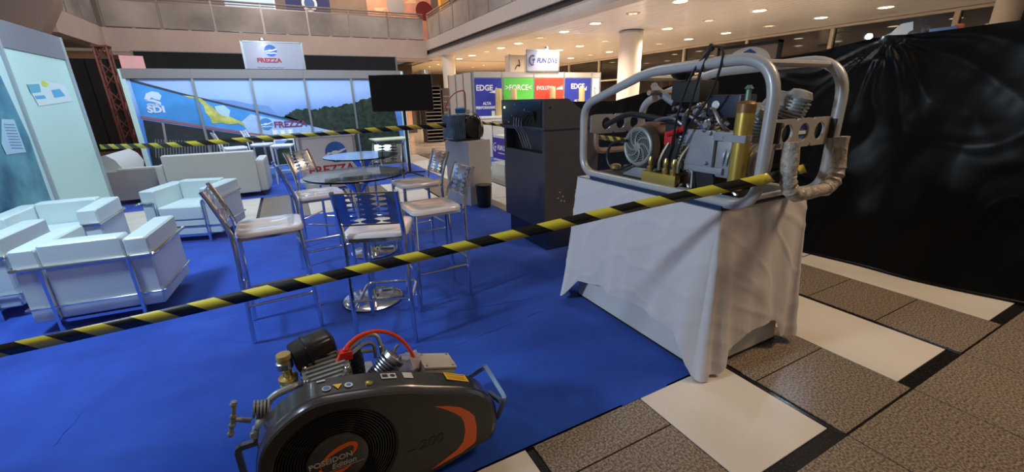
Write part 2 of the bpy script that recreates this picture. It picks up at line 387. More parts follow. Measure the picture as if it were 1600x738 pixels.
for i in range(nb):
    xa = 6.4+(14.3-6.4)*i/nb; w = (14.3-6.4)/nb
    if pl is None: o = MB().box(0, w-.008, -2, 30, -.02, 0, bev=.003, seg=1).build('ceiling_plank', cmt, ceil); pl = o.data
    else: o = bpy.data.objects.new('ceiling_plank', pl); C.objects.link(o); o.parent = ceil
    o.location = (xa, 0, 3.37)
struct(MB().box(6.4, 14.4, 20, 30, 3.33, 3.34).build('ceiling_far', mat('far_ceiling', (.72, .6, .44), .4)))

emit_w = mat('lamp_glow', (1, .80, .50), .5, emit=9)
emit_d = mat('lamp_dim', (1, .76, .5), .5, emit=.9)
trim_w = mat('lamp_trim', (.75, .66, .54), .3)
LP = []; lamp0 = None
ys = [4.0, 5.37, 6.72, 8.05, 9.4, 10.8, 12.1, 13.5, 14.83, 16.1, 17.6, 19.1, 20.6, 22.1, 23.6]
def lab(ci, ri):
    a = ['nearest the balcony edge', 'in the middle row of the hall', 'in the row beside the dark windows'][ci]
    return a
ordn = ['first', 'second', 'third', 'fourth', 'fifth', 'sixth', 'seventh', 'eighth', 'ninth', 'tenth', 'eleventh', 'twelfth', 'thirteenth', 'fourteenth', 'fifteenth']
for ci, xx in enumerate((7.42, 9.98, 12.5)):
    for ri, yy in enumerate(ys):
        dim = (ri % 3 == 0)
        if dim and ri > 9: continue
        if xx == 7.42 and yy < 6: continue
        q = thing('downlight', ('dim cluster downlight, ' if dim else 'glowing round recessed downlight, ')+ordn[ri]+' from the camera '+lab(ci, ri), 'ceiling light', (xx, yy, 3.35), 0, 'recessed downlights in the hall ceiling')
        if dim:
            if 'd' not in tm:
                a = MB().lathe([(.16, 0), (.17, -.012), (.14, -.014), (.13, 0)], (0, 0, 0)).build('trim_ring', trim_w, q)
                b = MB()
                for k in range(4): b.lathe([(.045, -.002), (.045, -.012), (.03, -.014)], (.07*math.cos(k*PI/2), .07*math.sin(k*PI/2), 0), n=12)
                b = b.build('lamp_cluster', emit_d, q); tm['d'] = (a.data, b.data)
            else:
                for nm, me in zip(('trim_ring', 'lamp_cluster'), tm['d']):
                    o = bpy.data.objects.new(nm, me); C.objects.link(o); o.parent = q
        else:
            if 'l' not in tm:
                a = MB().lathe([(.135, 0), (.16, -.015), (.17, -.014), (.175, 0)], (0, 0, 0)).build('trim_ring', trim_w, q)
                b = MB().lathe([(.13, -.004), (.13, -.012), (.05, -.02)], (0, 0, 0)).build('lens', emit_w, q); tm['l'] = (a.data, b.data)
            else:
                for nm, me in zip(('trim_ring', 'lens'), tm['l']):
                    o = bpy.data.objects.new(nm, me); C.objects.link(o); o.parent = q
            l = light('downlight_beam', 'SPOT', (xx, yy, 3.30), (xx, yy, 0), 400, WARM, .1, spot=155, blend=.8)
            l.parent = q; l.location = (0, 0, -.06)

# columns
colm = mat('cream_column', (.72, .64, .54), .45)
q = thing('round_column', 'thick round cream column rising to the hall ceiling behind the caged compressor', 'column', (9.25, 10.06, 0))
MB().lathe([(.33, 0), (.33, 3.33)], (0, 0, 0), n=40).build('shaft', colm, q)
MB().lathe([(.345, 3.28), (.345, 3.33), (.33, 3.33)], (0, 0, 0), n=40).build('collar', alu, q)
q = thing('round_column', 'distant round cream column beside the slatted black shelving, left of the poster stand', 'column', (6.25, 17.3, 0))
MB().lathe([(.26, 0), (.26, 3.33)], (0, 0, 0), n=32).build('shaft', colm, q)
q = thing('round_column', 'cream column cut by the top right corner of the picture', 'column', (13.7, 3.72, 0))
MB().lathe([(.22, 0), (.22, 3.33)], (0, 0, 0), n=32).build('shaft', colm, q)
# window wall
night = mat('night_glass', (.018, .014, .012), .04, 0, spec=1.0)
wn = MB().box(14.42, 14.46, -2, 30, .1, 3.36).build('window_1', night); struct(wn)
for yy in (2.1, 4.72, 7.34, 9.96, 12.58, 15.2, 17.8, 20.4, 23.0, 25.6, 28.2):
    MB().box(14.34, 14.42, yy-.05, yy+.05, .1, 3.34).build('mullion', mat('mullion_cream', (.6, .52, .42), .4), wn)
MB().box(14.34, 14.42, -2, 30, 2.30, 2.36).build('transom', MATS['mullion_cream'], wn)
MB().box(14.30, 14.42, -2, 30, 3.28, 3.34).build('head_frame', MATS['mullion_cream'], wn)
struct(MB().box(14.3, 14.6, -2, 30, 0, .1).build('baseboard_right', MATS['mullion_cream']))
# far end of hall
en = MB().box(-5, 15, 30, 30.2, 0, 3.4).build('window_2', mat('far_night_glass', (.05, .035, .025), .15)); struct(en)
for i in range(11):
    MB().box(4.4+i*1.0, 4.5+i*1.0, 29.93, 30, 0, 3.35).build('mullion', mat('far_mullion', (.22, .16, .10), .5), en)
MB().box(4, 15, 29.93, 30, 2.2, 2.3).build('transom', MATS['far_mullion'], en)

# ================================================================== LANDSCAPE MURAL BOOTH
YF = 11.0
def g(px, py, Y=YF): return onY(px, py, Y)
def Z2(X, Y): return 180+X/2.838, Y/2.838
pw = (.72, .74, .76)
print_white = MATS['print_white']; print_red = mat('print_red', (.30, .015, .03), .6); print_navy = mat('print_navy', (.02, .09, .35), .6, var=.5, vscale=3)
print_blue = mat('print_blue', (.06, .30, .72), .55, var=.25, vscale=1.4)
def grad_mat(name, lo, hi, z0, z1):
    m = bpy.data.materials.new(name); m.use_nodes = True; nt = m.node_tree; b = nt.nodes['Principled BSDF']
    geo = nt.nodes.new('ShaderNodeNewGeometry'); sx = nt.nodes.new('ShaderNodeSeparateXYZ'); mr = nt.nodes.new('ShaderNodeMapRange'); mr.inputs[1].default_value = z0; mr.inputs[2].default_value = z1
    n = nt.nodes.new('ShaderNodeTexNoise'); n.inputs['Scale'].default_value = .9; n.inputs['Detail'].default_value = 4
    ad = nt.nodes.new('ShaderNodeMath'); ad.operation = 'MULTIPLY_ADD'; ad.inputs[1].default_value = .9; 
    rp = nt.nodes.new('ShaderNodeValToRGB'); e = rp.color_ramp.elements; e[0].color = (*lo, 1); e[1].color = (*hi, 1); e[0].position = .3; e[1].position = 1.2 if False else 1.0
    nt.links.new(geo.outputs['Position'], sx.inputs[0]); nt.links.new(geo.outputs['Position'], n.inputs['Vector']); nt.links.new(sx.outputs[2], mr.inputs[0])
    nt.links.new(n.outputs['Fac'], ad.inputs[0]); nt.links.new(mr.outputs[0], ad.inputs[2]); nt.links.new(ad.outputs[0], rp.inputs[0]); nt.links.new(rp.outputs[0], b.inputs['Base Color'])
    b.inputs['Roughness'].default_value = .45; return m
sky_print = grad_mat('sky_print', (.07, .22, .62), (.36, .52, .88), 1.2, 2.25)
def logo(parent, M, r, depth=-.002, navy=None):
    navy = navy or print_navy
    MB().prism(disc(r, 32), M, .002).build('emblem_disc', navy, parent, 0)
    up = M @ Matrix.Translation((0, 0, .0025))
    sw = [(-1.0, -.25), (-.75, .02), (-.45, -.02), (-.3, .12), (0, .16), (.25, .08), (.5, .2), (.98, .34), (1.02, .22), (.6, .02), (.3, -.1), (0, -.18), (-.3, -.2), (-.55, -.12), (-.8, -.3)]
    MB().tri([(x*r, y*r) for x, y in sw], up).build('emblem_diver', print_white, parent, 0)
    sw = [(-.9, -.48), (-.5, -.34), (0, -.42), (.5, -.34), (.9, -.42), (.85, -.52), (.4, -.48), (0, -.55), (-.5, -.5), (-.85, -.58)]
    MB().tri([(x*r, y*r) for x, y in sw], up).build('emblem_wave', print_white, parent, 0)

fz = thing('mural_wall', 'long exhibition wall printed with a building, sky and dark trees, behind the white sofas', 'booth wall', (0, YF, 0))
def L3(px, py, off=0.0): v = onY(px, py, YF+off); return (v.x, v.z)
XL = g(192, 123).x; XR = g(626, 123).x; ZT = 2.10
pxs = [XL]+[g(p, 123).x for p in (300, 391, 475, 548)]+[XR]
for i in range(5):
    MB().box(pxs[i]+.02, pxs[i+1]-.02, .02, .05, .03, ZT-.01).build('panel', sky_print, fz, 0)
for x in pxs[1:-1]:
    MB().box(x-.022, x+.022, -.02, .05, 0, 2.27).build('post', alu, fz, 0)
MB().box(pxs[0]-.04, pxs[0]+.04, -.02, .05, 0, 2.27).build('post', panel_white, fz, 0)
MB().box(pxs[-1]-.06, pxs[-1]+.06, -.02, .05, 0, 2.27).build('post', panel_white, fz, 0)
for i in range(5): MB().box(pxs[i], pxs[i+1]-.004, -.03, .04, ZT, 2.28).build('fascia_panel', mat('fascia_beige', (.20, .18, .18), .5), fz, 0)
MB().box(pxs[0], pxs[-1], -.03, .05, 0, .04).build('bottom_rail', alu, fz, 0)
def mural(name, pts, m, layer, tess=True):
    q = [L3(*Z2(*p)) for p in pts]
    o = MB().tri(q, MW((0, .018-.0016*layer, 0), (1, 0, 0), (0, 0, 1))).build(name, m, fz, 0); return o
dkg = mat('print_shadow', (.022, .028, .035), .5, var=.4, vscale=3)
tree = mat('print_trees', (.008, .018, .014), .55, col2=(.03, .06, .035), var=.4, vscale=9)
# ragged tree line
tl = []
ctrl = [(735, 525), (770, 505), (800, 488), (850, 484), (900, 484), (930, 474), (985, 474), (1030, 462), (1060, 458), (1095, 440), (1140, 432), (1180, 428), (1225, 426)]
for (a, b) in zip(ctrl, ctrl[1:]):
    for k in range(5):
        t = k/5; tl.append((a[0]+(b[0]-a[0])*t, a[1]+(b[1]-a[1])*t+rnd.uniform(-5, 5)))
mural('printed_trees', tl+[(1228, 430), (1290, 735), (640, 735), (800, 590), (900, 572), (860, 550)], tree, 1)
cl = mat('print_cloud', (.42, .58, .86), .5, var=.15, vscale=2)
mural('printed_mountains', [(420, 440), (520, 445), (600, 462), (680, 470), (735, 525), (760, 515), (850, 545), (640, 500)], mat('print_haze', (.16, .30, .62), .5), 1)
mural('printed_banner', [(66, 362), (300, 424), (640, 504), (860, 556), (960, 582), (700, 604), (590, 596), (118, 522)], print_blue, 2)
mural('printed_roof_edge', [(62, 350), (300, 414), (640, 494), (860, 549), (860, 555), (640, 503), (300, 424), (66, 362)], mat('print_roof', (.04, .05, .09), .5), 3)
mural('printed_building_end', [(560, 540), (600, 506), (860, 558), (960, 580), (760, 606), (600, 602)], mat('print_pale_blue', (.38, .56, .82), .5, var=.1), 3)
mural('printed_shade', [(122, 532), (590, 602), (700, 608), (740, 735), (165, 735)], dkg, 2)
mural('printed_red_line', [(112, 514), (590, 588), (700, 600), (700, 606), (590, 597), (114, 525)], mat('print_redline', (.32, .12, .14), .5), 4)
for i in range(26):
    X = 175+i*13; mural('printed_fence_bar', [(X, 618+i*.6), (X+5, 618+i*.6), (X+8, 700), (X+3, 700)], mat('print_fence', (.16, .17, .18), .5), 3)
mural('printed_pillar', [(205, 545), (216, 547), (232, 640), (222, 640)], mat('print_pillar', (.28, .26, .24), .5), 3)
mural('printed_pillar', [(430, 578), (438, 579), (450, 640), (443, 640)], MATS['print_pillar'], 3)
yl = mat('print_yellow', (.50, .50, .12), .5, var=.35, vscale=6)
mural('printed_diver', [(300, 424), (345, 428), (380, 436), (410, 462), (432, 475), (455, 500), (500, 512), (530, 528), (565, 542), (575, 562), (545, 548), (505, 552), (470, 545), (430, 548), (420, 520), (400, 500), (392, 470), (365, 440), (330, 434)], yl, 5)
mural('printed_diver_tank', [(440, 472), (480, 466), (510, 490), (505, 520), (470, 512), (450, 495)], mat('print_tank', (.45, .66, .75), .5), 6)
def textpx(name, s, p, cap, m, parent, Y, **k):   # p = pixel of the baseline start, cap = letter height in m
    v = onY(p[0], p[1], Y); return text(name, s, cap*1.38, m, parent, FRONT(v.x-parent.location.x, Y-parent.location.y, v.z-parent.location.z), **k)
wt = mat('print_pale', (.62, .76, .92), .5)
textpx('sdi_lettering', 'SDI', Z2(146, 500), .125, wt, fz, YF+.006, thick=.008, wscale=1.12)
textpx('small_lettering', '4TH-SDI', Z2(142, 470), .045, wt, fz, YF+.006, thick=.003)
mural('sdi_diver_mark', [(128, 440), (135, 415), (160, 405), (190, 410), (205, 425), (198, 445), (175, 440), (160, 432), (150, 445)], wt, 5)
mural('sdi_wave_mark', [(130, 447), (165, 440), (200, 452), (205, 462), (165, 452)], wt, 5)
textpx('wall_lettering', 'FREZZA', Z2(706, 566), .13, mat('print_darkred', (.22, .05, .14), .5), fz, YF+.006, thick=.006, wscale=1.05)
lg = L3(*Z2(670, 550)); logo(fz, FRONT(lg[0], .006, lg[1]), .125, navy=mat('print_midblue', (.05, .25, .6), .5))
# header sign
hs = thing('header_sign', 'white header board with round blue emblem and red lettering over the landscape mural', 'sign', (0, YF-.02, 2.29))
hx0, hx1 = g(377, 68).x, g(470, 68).x
MB().box(hx0+.02, hx1-.02, 0, .03, 0, .53).build('board', mat('sign_white', (.27, .26, .31), .5), hs, 0)
for x in (hx0, hx1): MB().box(x-.02, x+.02, -.01, .04, -.0, .55).build('post', alu, hs, 0)
MB().box(hx0, hx1, -.01, .04, .53, .55).build('top_rail', alu, hs, 0)
v = g(423, 80); logo(hs, FRONT(v.x, -.004, v.z-2.29+.01), .115)
textpx('lettering', 'FREZZA', (402, 97), .085, print_red, hs, YF-.026, thick=.004, wscale=1.12)
v = g(402, 104)
MB().tube([(v.x+.02*i, -.004, v.z-2.31+.012*math.sin(i*1.3)) for i in range(26)], .003, 5).build('script_line', print_navy, hs)
sp = thing('arm_spotlight', 'small bright arm spotlight over the red lettered header sign', 'spotlight', (g(412, 75).x, YF-.02, 2.845))
MB().tube(fillet([(0, .03, .0), (0, .03, .06), (0, -.22, .02)], .05), .008, 6).build('arm', alu, sp)
MB().lathe([(.02, 0), (.05, -.03), (.055, -.06)], (0, -.24, .03), (0, -.5, 1)).build('head', alu, sp)
MB().lathe([(.05, 0), (.03, .012)], (0, -.222, -.03), (0, .4, -1)).build('bulb', mat('cool_bulb', (.8, .92, 1), .5, emit=55), sp)
l = light('arm_spot_beam', 'SPOT', (0, 0, 0), (0, .25, -.5), .8, COOL, .03, spot=120); l.parent = sp; l.location = (0, -.26, -.06)
# black banner behind, over the booth
b0, b1 = onY(205, 80, 13.5), onY(618, 88, 13.5)
bb = thing('black_banner', 'wide black backdrop with thin pale frame rising behind the landscape mural', 'backdrop', (0, 13.5, 0))
MB().box(b0.x, b1.x, 0, .03, 1.2, 2.82).build('cloth', dark_cloth, bb, 0)
MB().box(b0.x-.02, b1.x+.02, -.01, .04, 2.82, 2.84).build('top_rail', mat('dull_rail', (.16, .15, .13), .6), bb, 0)
for x in (b0.x, b1.x): MB().box(x-.025, x+.025, -.01, .04, 0, 2.82).build('post', MATS['dull_rail'], bb, 0)
# truss tower
tt = thing('truss_tower', 'rust coloured lattice truss tower standing left of the landscape mural', 'truss', (-3.06, 12, 0), 0)
rust = mat('rust_truss_paint', (.10, .035, .025), .5, .3)
for sx in (-.10, .10):
    for sy in (-.10, .10): MB().tube([(sx, sy, 0), (sx, sy, 2.78)], .022, 8).build('chord', rust, tt)
for face in range(4):
    a = face*PI/2; ca, sa = math.cos(a), math.sin(a)
    for k in range(10):
        z0 = .05+k*.272; s_ = 1 if k % 2 else -1
        p = lambda u, z: (u*ca+.10*sa, u*sa-.10*ca, z)
        MB().tube([p(-.10*s_, z0), p(.10*s_, z0+.272)], .012, 6).build('brace', rust, tt)
for z in (.02, 2.74): MB().box(-  .13,   .13, -  .13,   .13, z, z+.03).build('plate', rust, tt)
q = MB().box(-.2, .2, 0, .05, 0, .38).build('pink_sheet', mat('pink_board', (.75, .36, .33), .5)); q.location = (-2.72, 12.3, 2.2); q.rotation_euler = (0, 0, .3)
q2 = thing('pink_lit_board', 'pinkish lit board leaning beside the top of the rust coloured truss tower', 'board', (-2.72, 12.4, 0))
q.parent = q2; q.location = (0, 0, 2.25)
MB().tube([(-.1, .06, 0), (-.1, .06, 2.3)], .015, 6).build('post', rust, q2)
cb = MB().tube([(math.cos(a*.5)*(.13+.004*a), 0, math.sin(a*.5)*(.13+.004*a)) for a in range(40)], .012, 6).build('cable_coil', rubber)
cb.location = (-3.3, 11.6, .30); tag(cb, 'coil of dark cable hung on the lattice truss tower', 'cable')
ob = thing('wooden_platform', 'low orange lit wooden platform on the floor beside the truss tower', 'platform', (-4.2, 12.6, 0))
wd = mat('orange_wood', (.42, .17, .06), .4, var=.3, vscale=4)
for i in range(4): MB().box(-1.2, .9, -.7+i*.35, -.36+i*.35, .0, .22).build('board', wd, ob, 0)
light('truss_lamp', 'AREA', (-4.2, 10.6, 2.6), (-3.4, 12.4, .6), 26, (1, .42, .2), .4)

# counter with emblem
ct = thing('promo_counter', 'white reception counter with large round blue emblem and red letters, behind the glass tables', 'counter', (.62, 8.52, 0), math.radians(7))
MB().box(-.47, .47, 0, .45, .02, .97).build('body', mat('counter_face', (.52, .50, .55), .45), ct, 0)
MB().box(-.51, .51, -.03, .48, .97, 1.0, bev=.008).build('counter_top', white_paint, ct)
for x in (-.47, .47): MB().box(x-.02, x+.02, -.02, .02, 0, .97).build('corner_post', alu, ct, 0)
logo(ct, FRONT(.12, -.004, .68), .19)
text('lettering', 'FREZZA', .21, print_red, ct, FRONT(-.40, -.003, .30), thick=.006, wscale=1.1)
text('small_lettering', 'PO', .07, mat('print_black', (.02, .02, .025), .6), ct, FRONT(-.42, -.003, .47), thick=.002)
# TV on stand
tv = thing('television', 'large black flat television on a floor stand at the right end of the mural', 'television', (2.2, 9.0, 0), math.radians(-20))
MB().box(-.62, .62, -.02, .03, 1.36, 2.07, bev=.008).build('bezel', black_gloss, tv)
MB().box(-.605, .605, -.024, -.02, 1.375, 2.055).build('screen', mat('off_screen', (.004, .004, .005), .15), tv, 0)
MB().tube([(0, .1, .05), (0, .1, 1.8)], .03, 10).build('pole', black_mat, tv)
MB().box(-.2, .2, .03, .09, 1.6, 1.85).build('bracket', black_mat, tv, 0)
for a in range(4):
    aa = PI/4+a*PI/2; MB().tube([(0, .1, .08), (.42*math.cos(aa), .1+.42*math.sin(aa), .03)], .02, 6).build('foot', black_mat, tv)
# folding table
ft = thing('folding_table', 'pale green topped folding table below the black television', 'table', (2.0, 9.95, 0), math.radians(4))
MB().box(-.35, .45, -.3, .3, .73, .76, bev=.006).build('table_top', mat('pale_green_top', (.60, .68, .48), .4), ft)
for sx in (-.25, .33):
    MB().tube([(sx, -.25, .012), (sx, -.04, .55), (sx, .0, .73)], .013, 6).build('leg', alu, ft)
    MB().tube([(sx, .25, .012), (sx, .04, .55), (sx, .0, .73)], .013, 6).build('leg', alu, ft)
    MB().tube([(sx, -.1, .6), (sx+.0, -.25, .73)], .01, 6).build('brace', alu, ft)

# ================================================================== LEFT WALL PANEL
XW = -2.56
YE = onX(188, 345, XW).y; YM = onX(78, 285, XW).y; YB = 5.0; ZF = onX(93, 92, XW).z; ZW = onX(90, 58, XW).z
lw = thing('booth_side_wall', 'pale aqua exhibition wall with a grey fascia and an underwater print at the left edge', 'booth wall', (XW, 0, 0))
MB().box(-.03, 0, YM+.03, YE-.08, .03, ZF).build('panel', panel_white, lw, 0)
MB().box(-.03, -.005, YB, YM-.02, .03, ZF).build('panel', mat('aqua_panel', (.50, .70, .72), .5), lw, 0)
for yy, w_ in ((YE-.08, .08), (YM-.02, .05), (YB-.04, .04)): MB().box(-.03, .02, yy, yy+w_, 0, ZW).build('post', mat('post_pale', (.40, .47, .50), .4, .3), lw, 0)
for a, b in ((YM+.03, YE-.08), (YB, YM-.02)): MB().box(-.04, .015, a, b, ZF, ZW).build('fascia_panel', mat('fascia_grey', (.20, .21, .24), .45), lw, 0)
seam = mat('underwater_print', (.02, .16, .34), .4, col2=(.18, .48, .56), var=.5, vscale=1.8)
wl = []
for (px, py) in [(0, 118), (3, 125), (45, 215), (62, 265), (78, 310), (60, 345), (0, 360)]:
    v = onX(px, py, XW); wl.append((v.y, v.z))
MB().tri(wl[:5]+[(YM-.03, .3), (YB+.02, .3), (YB+.02, 1.95)], EAST(.004, 0, 0)).build('underwater_print', seam, lw, 0)
def wallpoly(name, pts, m, lay, par=None):
    q = []
    for p in pts:
        v = onX(p[0], p[1], XW); q.append((v.y, v.z))
    return MB().tri(q, EAST(.004+.002*lay, 0, 0)).build(name, m, par or lw, 0)
po = thing('poster', 'small white landscape poster with blue pictures and a yellow blob on the pale aqua wall', 'poster', (XW, 0, 0))
wallpoly('paper', [(40, 131), (66, 127), (100, 132), (112, 158), (60, 166)], mat('poster_paper', (.62, .76, .78), .5), 1, po)
wallpoly('picture', [(41, 132), (60, 131), (63, 144), (47, 146)], mat('poster_blue', (.12, .42, .55), .5), 2, po)
wallpoly('picture', [(52, 150), (68, 149), (71, 154), (56, 155)], mat('poster_blue2', (.10, .40, .70), .5), 2, po)
wallpoly('picture', [(79, 141), (92, 139), (101, 150), (84, 153)], MATS['poster_blue2'], 2, po)
wallpoly('yellow_blob', [(62, 128), (66, 126), (75, 131), (72, 136), (65, 134)], mat('poster_yellow', (.6, .68, .08), .5), 2, po)
po2 = thing('paper_notice', 'pale paper notice with rows of small print on the underwater print, left edge', 'poster', (XW, 0, 0))
wallpoly('paper', [(0, 186), (20, 187), (39, 238), (8, 242), (0, 225)], mat('notice_paper', (.36, .56, .72), .5), 3, po2)
for i in range(9):
    y0 = 194+i*4.6; wallpoly('print_row', [(3+i*1.5, y0), (20+i*1.7, y0+.5), (20.5+i*1.7, y0+1.9), (3.5+i*1.5, y0+1.5)], mat('notice_ink', (.14, .26, .42), .5), 4, po2)

# ================================================================== SEATING
def make_armchair(label):
    t = thing('armchair', label, 'armchair')
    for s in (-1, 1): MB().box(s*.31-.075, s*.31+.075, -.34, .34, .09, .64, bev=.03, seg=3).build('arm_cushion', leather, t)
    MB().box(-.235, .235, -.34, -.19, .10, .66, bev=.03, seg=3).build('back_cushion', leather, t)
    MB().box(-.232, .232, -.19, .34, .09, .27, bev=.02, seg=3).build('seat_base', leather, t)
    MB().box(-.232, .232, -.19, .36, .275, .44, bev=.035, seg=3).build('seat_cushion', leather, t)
    r = .0125
    MB().tube(fillet([(-.40, .42, .50), (-.40, -.355, .50), (.40, -.355, .50), (.40, .42, .50)], .03), r, 8).build('top_rail', chrome, t)
    MB().tube(fillet([(-.40, .355, .20), (-.40, -.355, .20), (.40, -.355, .20), (.40, .355, .20), (-.40, .355, .20)], .02), .007, 6).build('lower_rail', chrome, t)
    for s in (-1, 1):
        MB().tube([(s*.245, -.357, 0), (s*.245, -.357, .50)], .014, 8).build('leg', chrome, t)
        MB().tube(fillet([(s*.40, .36, .50), (s*.245, .365, .50), (s*.245, .365, 0)], .02), .014, 8).build('leg', chrome, t)
    MB().box(-.24, .24, -.33, .33, .065, .088).build('seat_frame', chrome, t, 0)
    return t
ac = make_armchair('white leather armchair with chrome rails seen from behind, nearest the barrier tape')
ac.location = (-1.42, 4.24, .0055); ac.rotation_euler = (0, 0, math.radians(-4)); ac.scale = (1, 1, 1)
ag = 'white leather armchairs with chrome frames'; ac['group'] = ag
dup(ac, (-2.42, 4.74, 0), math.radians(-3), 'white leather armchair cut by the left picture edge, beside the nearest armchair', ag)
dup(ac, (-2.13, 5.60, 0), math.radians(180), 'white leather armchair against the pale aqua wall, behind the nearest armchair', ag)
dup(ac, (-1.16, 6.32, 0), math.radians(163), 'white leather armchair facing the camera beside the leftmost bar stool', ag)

def make_sofa(label, w, loc, rz):
    t = thing('sofa', label, 'sofa', loc, rz)
    MB().box(-w/2+.13, w/2-.13, -.40, -.22, .08, .80, bev=.03, seg=3).build('backrest', leather_far, t)
    for s in (-1, 1): MB().box(s*(w/2-.075)-.075, s*(w/2-.075)+.075, -.34, .42, .08, .64, bev=.06, seg=4).build('arm', leather_far, t)
    n = 2
    for i in range(n):
        a = -w/2+.15+(w-.3)*i/n; MB().box(a+.005, a+(w-.3)/n-.005, -.22, .42, .24, .44, bev=.04, seg=3).build('seat_cushion', leather_far, t)
    MB().box(-w/2+.15, w/2-.15, -.22, .38, .08, .24).build('base', leather_far, t, 0)
    for sx in (-1, 1):
        for sy in (-.3, .34): MB().cyl((sx*(w/2-.1), sy, 0), (sx*(w/2-.1), sy, .08), .022, 10).build('foot', black_mat, t)
    return t
make_sofa('long off-white sofa seen from behind across the tiled aisle, facing the mural', 1.56, (-1.22, 8.98, 0), math.radians(-3))
s2 = thing('sofa', 'off-white sofa with curved high end standing sideways at the left of the long sofa', 'sofa', (-2.42, 9.5, 0), 0)
prof = [(-.40, .08), (.34, .08), (.34, .40), (.12, .58), (-.05, .58), (-.14, .74), (-.24, .82), (-.36, .80), (-.42, .66)]
MB().prism([(-.40, .08), (.36, .08), (.36, .56), (-.40, .56)], FRONT(0, -.45, 0), -.15).build('arm', mat('taupe_leather', (.36, .33, .31), .45), s2, 0)
MB().prism([(-.42, .3), (-.16, .3), (-.10, .60), (-.16, .74), (-.26, .83), (-.38, .80), (-.44, .66)], FRONT(0, -.40, 0), -1.25).build('backrest', leather_far, s2)
MB().box(-.18, .36, -.29, .85, .09, .44, bev=.03).build('seat_cushion', leather_far, s2)
MB().box(-.16, .36, -.44, -.31, .562, .60, bev=.015).build('arm_pad', leather_far, s2)
for sx in (-.34, .3):
    for sy in (-.38, .75): MB().cyl((sx, sy, 0), (sx, sy, .09), .022, 10).build('foot', black_mat, s2)

def seat_shape(w, d, z0, z1, r=.07):
    pts = []
    for (cx, cy, a0) in ((w/2-r, d/2-r, 0), (-w/2+r, d/2-r, 90), (-w/2+r, -d/2+r, 180), (w/2-r, -d/2+r, 270)):
        for k in range(6): a = math.radians(a0+k*18); pts.append((cx+r*math.cos(a), cy+r*math.sin(a)))
    mb = MB(); n = len(pts); vs = []
    for (sc, z) in ((.93, z0), (1, z0+.008), (1.0, z1-.012), (.97, z1-.003), (.90, z1), (.6, z1-.006), (.25, z1-.008)):
        for x, y in pts: vs.append((x*sc, y*sc, z-.010*(y/d+.5)*0+.012*math.cos(x/w*PI)*0))
    fs = [(i*n+k, i*n+(k+1) % n, (i+1)*n+(k+1) % n, (i+1)*n+k) for i in range(6) for k in range(n)]
    fs.append(tuple(range(n))[::-1]); fs.append(tuple(6*n+k for k in range(n)))
    return mb.add(vs, fs)
def make_stool(label, metal, seatm):
    t = thing('bar_stool', label, 'bar stool')
    seat_shape(.40, .40, .735, .775).build('seat', seatm, t)
    def bp(s, z):     # back post line
        y = -.21-.02*(1-z/.74) if z < .74 else -.21-.10*((z-.74)/.32)**1.3
        return (s*(.180+.008*(1-z/1.05)), y, z)
    for s in (-1, 1):
        MB().tube([bp(s, z) for z in (0, .35, .7, .78, .86, .95, 1.06)], .0150, 8).build('leg', metal, t)
        MB().tube([(s*.178, .20, 0), (s*.165, .175, .735)], .0140, 8).build('leg', metal, t)
    MB().tube(fillet([(-.176, -.22, .27), (-.176, .195, .27), (.176, .195, .27), (.176, -.22, .27)], .05), .0105, 8).build('footrest', metal, t)
    MB().tube([(-.183, -.225, .33), (.183, -.225, .33)], .009, 8).build('stretcher', metal, t)
    MB().box(-.165, .165, -.19, .17, .715, .735).build('seat_frame', metal, t, 0)
    # backrest: chrome sheet with fish-bone slots
    mb = MB()
    def yb(z): return bp(1, z)[1]+.002
    def sheet(poly):
        n = len(poly); vs = [(x, yb(z)-.0015, z) for x, z in poly]+[(x, yb(z)+.0015, z) for x, z in poly]
        from mathutils.geometry import tessellate_polygon
        tr = tessellate_polygon([[Vector((x, z, 0)) for x, z in poly]])
        fs = [tuple(q) for q in tr]+[tuple(i+n for i in q)[::-1] for q in tr]+[(i, (i+1) % n, n+(i+1) % n, n+i) for i in range(n)]
        mb.add(vs, fs)
    z0, z1 = .845, 1.045; nt_ = 6; h = (z1-z0)/nt_
    for s in (-1, 1):
        poly = [(s*.176, z0), (s*.115, z0)]
        for k in range(nt_):
            za = z0+k*h; poly += [(s*.115, za+.004), (s*.070, za+h*.35), (s*.070, za+h*.55), (s*.115, za+h*.75)]
        poly += [(s*.115, z1), (s*.176, z1)]
        sheet(poly)
    poly = []
    for k in range(nt_): za = z0+k*h; poly += [(-.022, za), (-.058, za+h*.4), (-.058, za+h*.6), (-.022, za+h*.98)]
    poly += [(-.022, z1-.001), (.022, z1-.001)]
    for k in range(nt_-1, -1, -1): za = z0+k*h; poly += [(.022, za+h*.98), (.058, za+h*.6), (.058, za+h*.4), (.022, za)]
    sheet(poly)
    mb.box(-.176, .176, yb(z1)-.004, yb(z1)+.004, z1, z1+.008); mb.box(-.176, .176, yb(z0)-.004, yb(z0)+.004, z0-.008, z0)
    mb.build('backrest', metal, t, 20)
    return t
sg = 'chrome bar stools around the glass tables'
st = make_stool('chrome bar stool with white seat seen from behind, in front of the near glass table', chrome, white_gloss)
st.location = (.44, 2.76, .0055); st.rotation_euler = (0, 0, math.radians(-21)); st['group'] = sg
R = math.radians
for (x, y, a, lb) in [(-.215, 3.215, -88, 'chrome bar stool with white seat, leftmost, standing nearest the armchairs'),
                      (.90, 3.135, 92, 'chrome bar stool with white seat to the right of the near glass table'),
                      (1.07, 4.20, 96, 'chrome bar stool with white seat between the far glass table and the tall white pedestal'),
                      (.16, 4.18, -84, 'chrome bar stool with white seat left of the far glass table'),
                      (.28, 5.02, -130, 'chrome bar stool seen through the glass behind the far table, on its left side'),
                      (.92, 5.10, 150, 'chrome bar stool seen through the glass behind the far table, on its right side')]:
    dup(st, (x, y, 0), R(a), lb, sg)
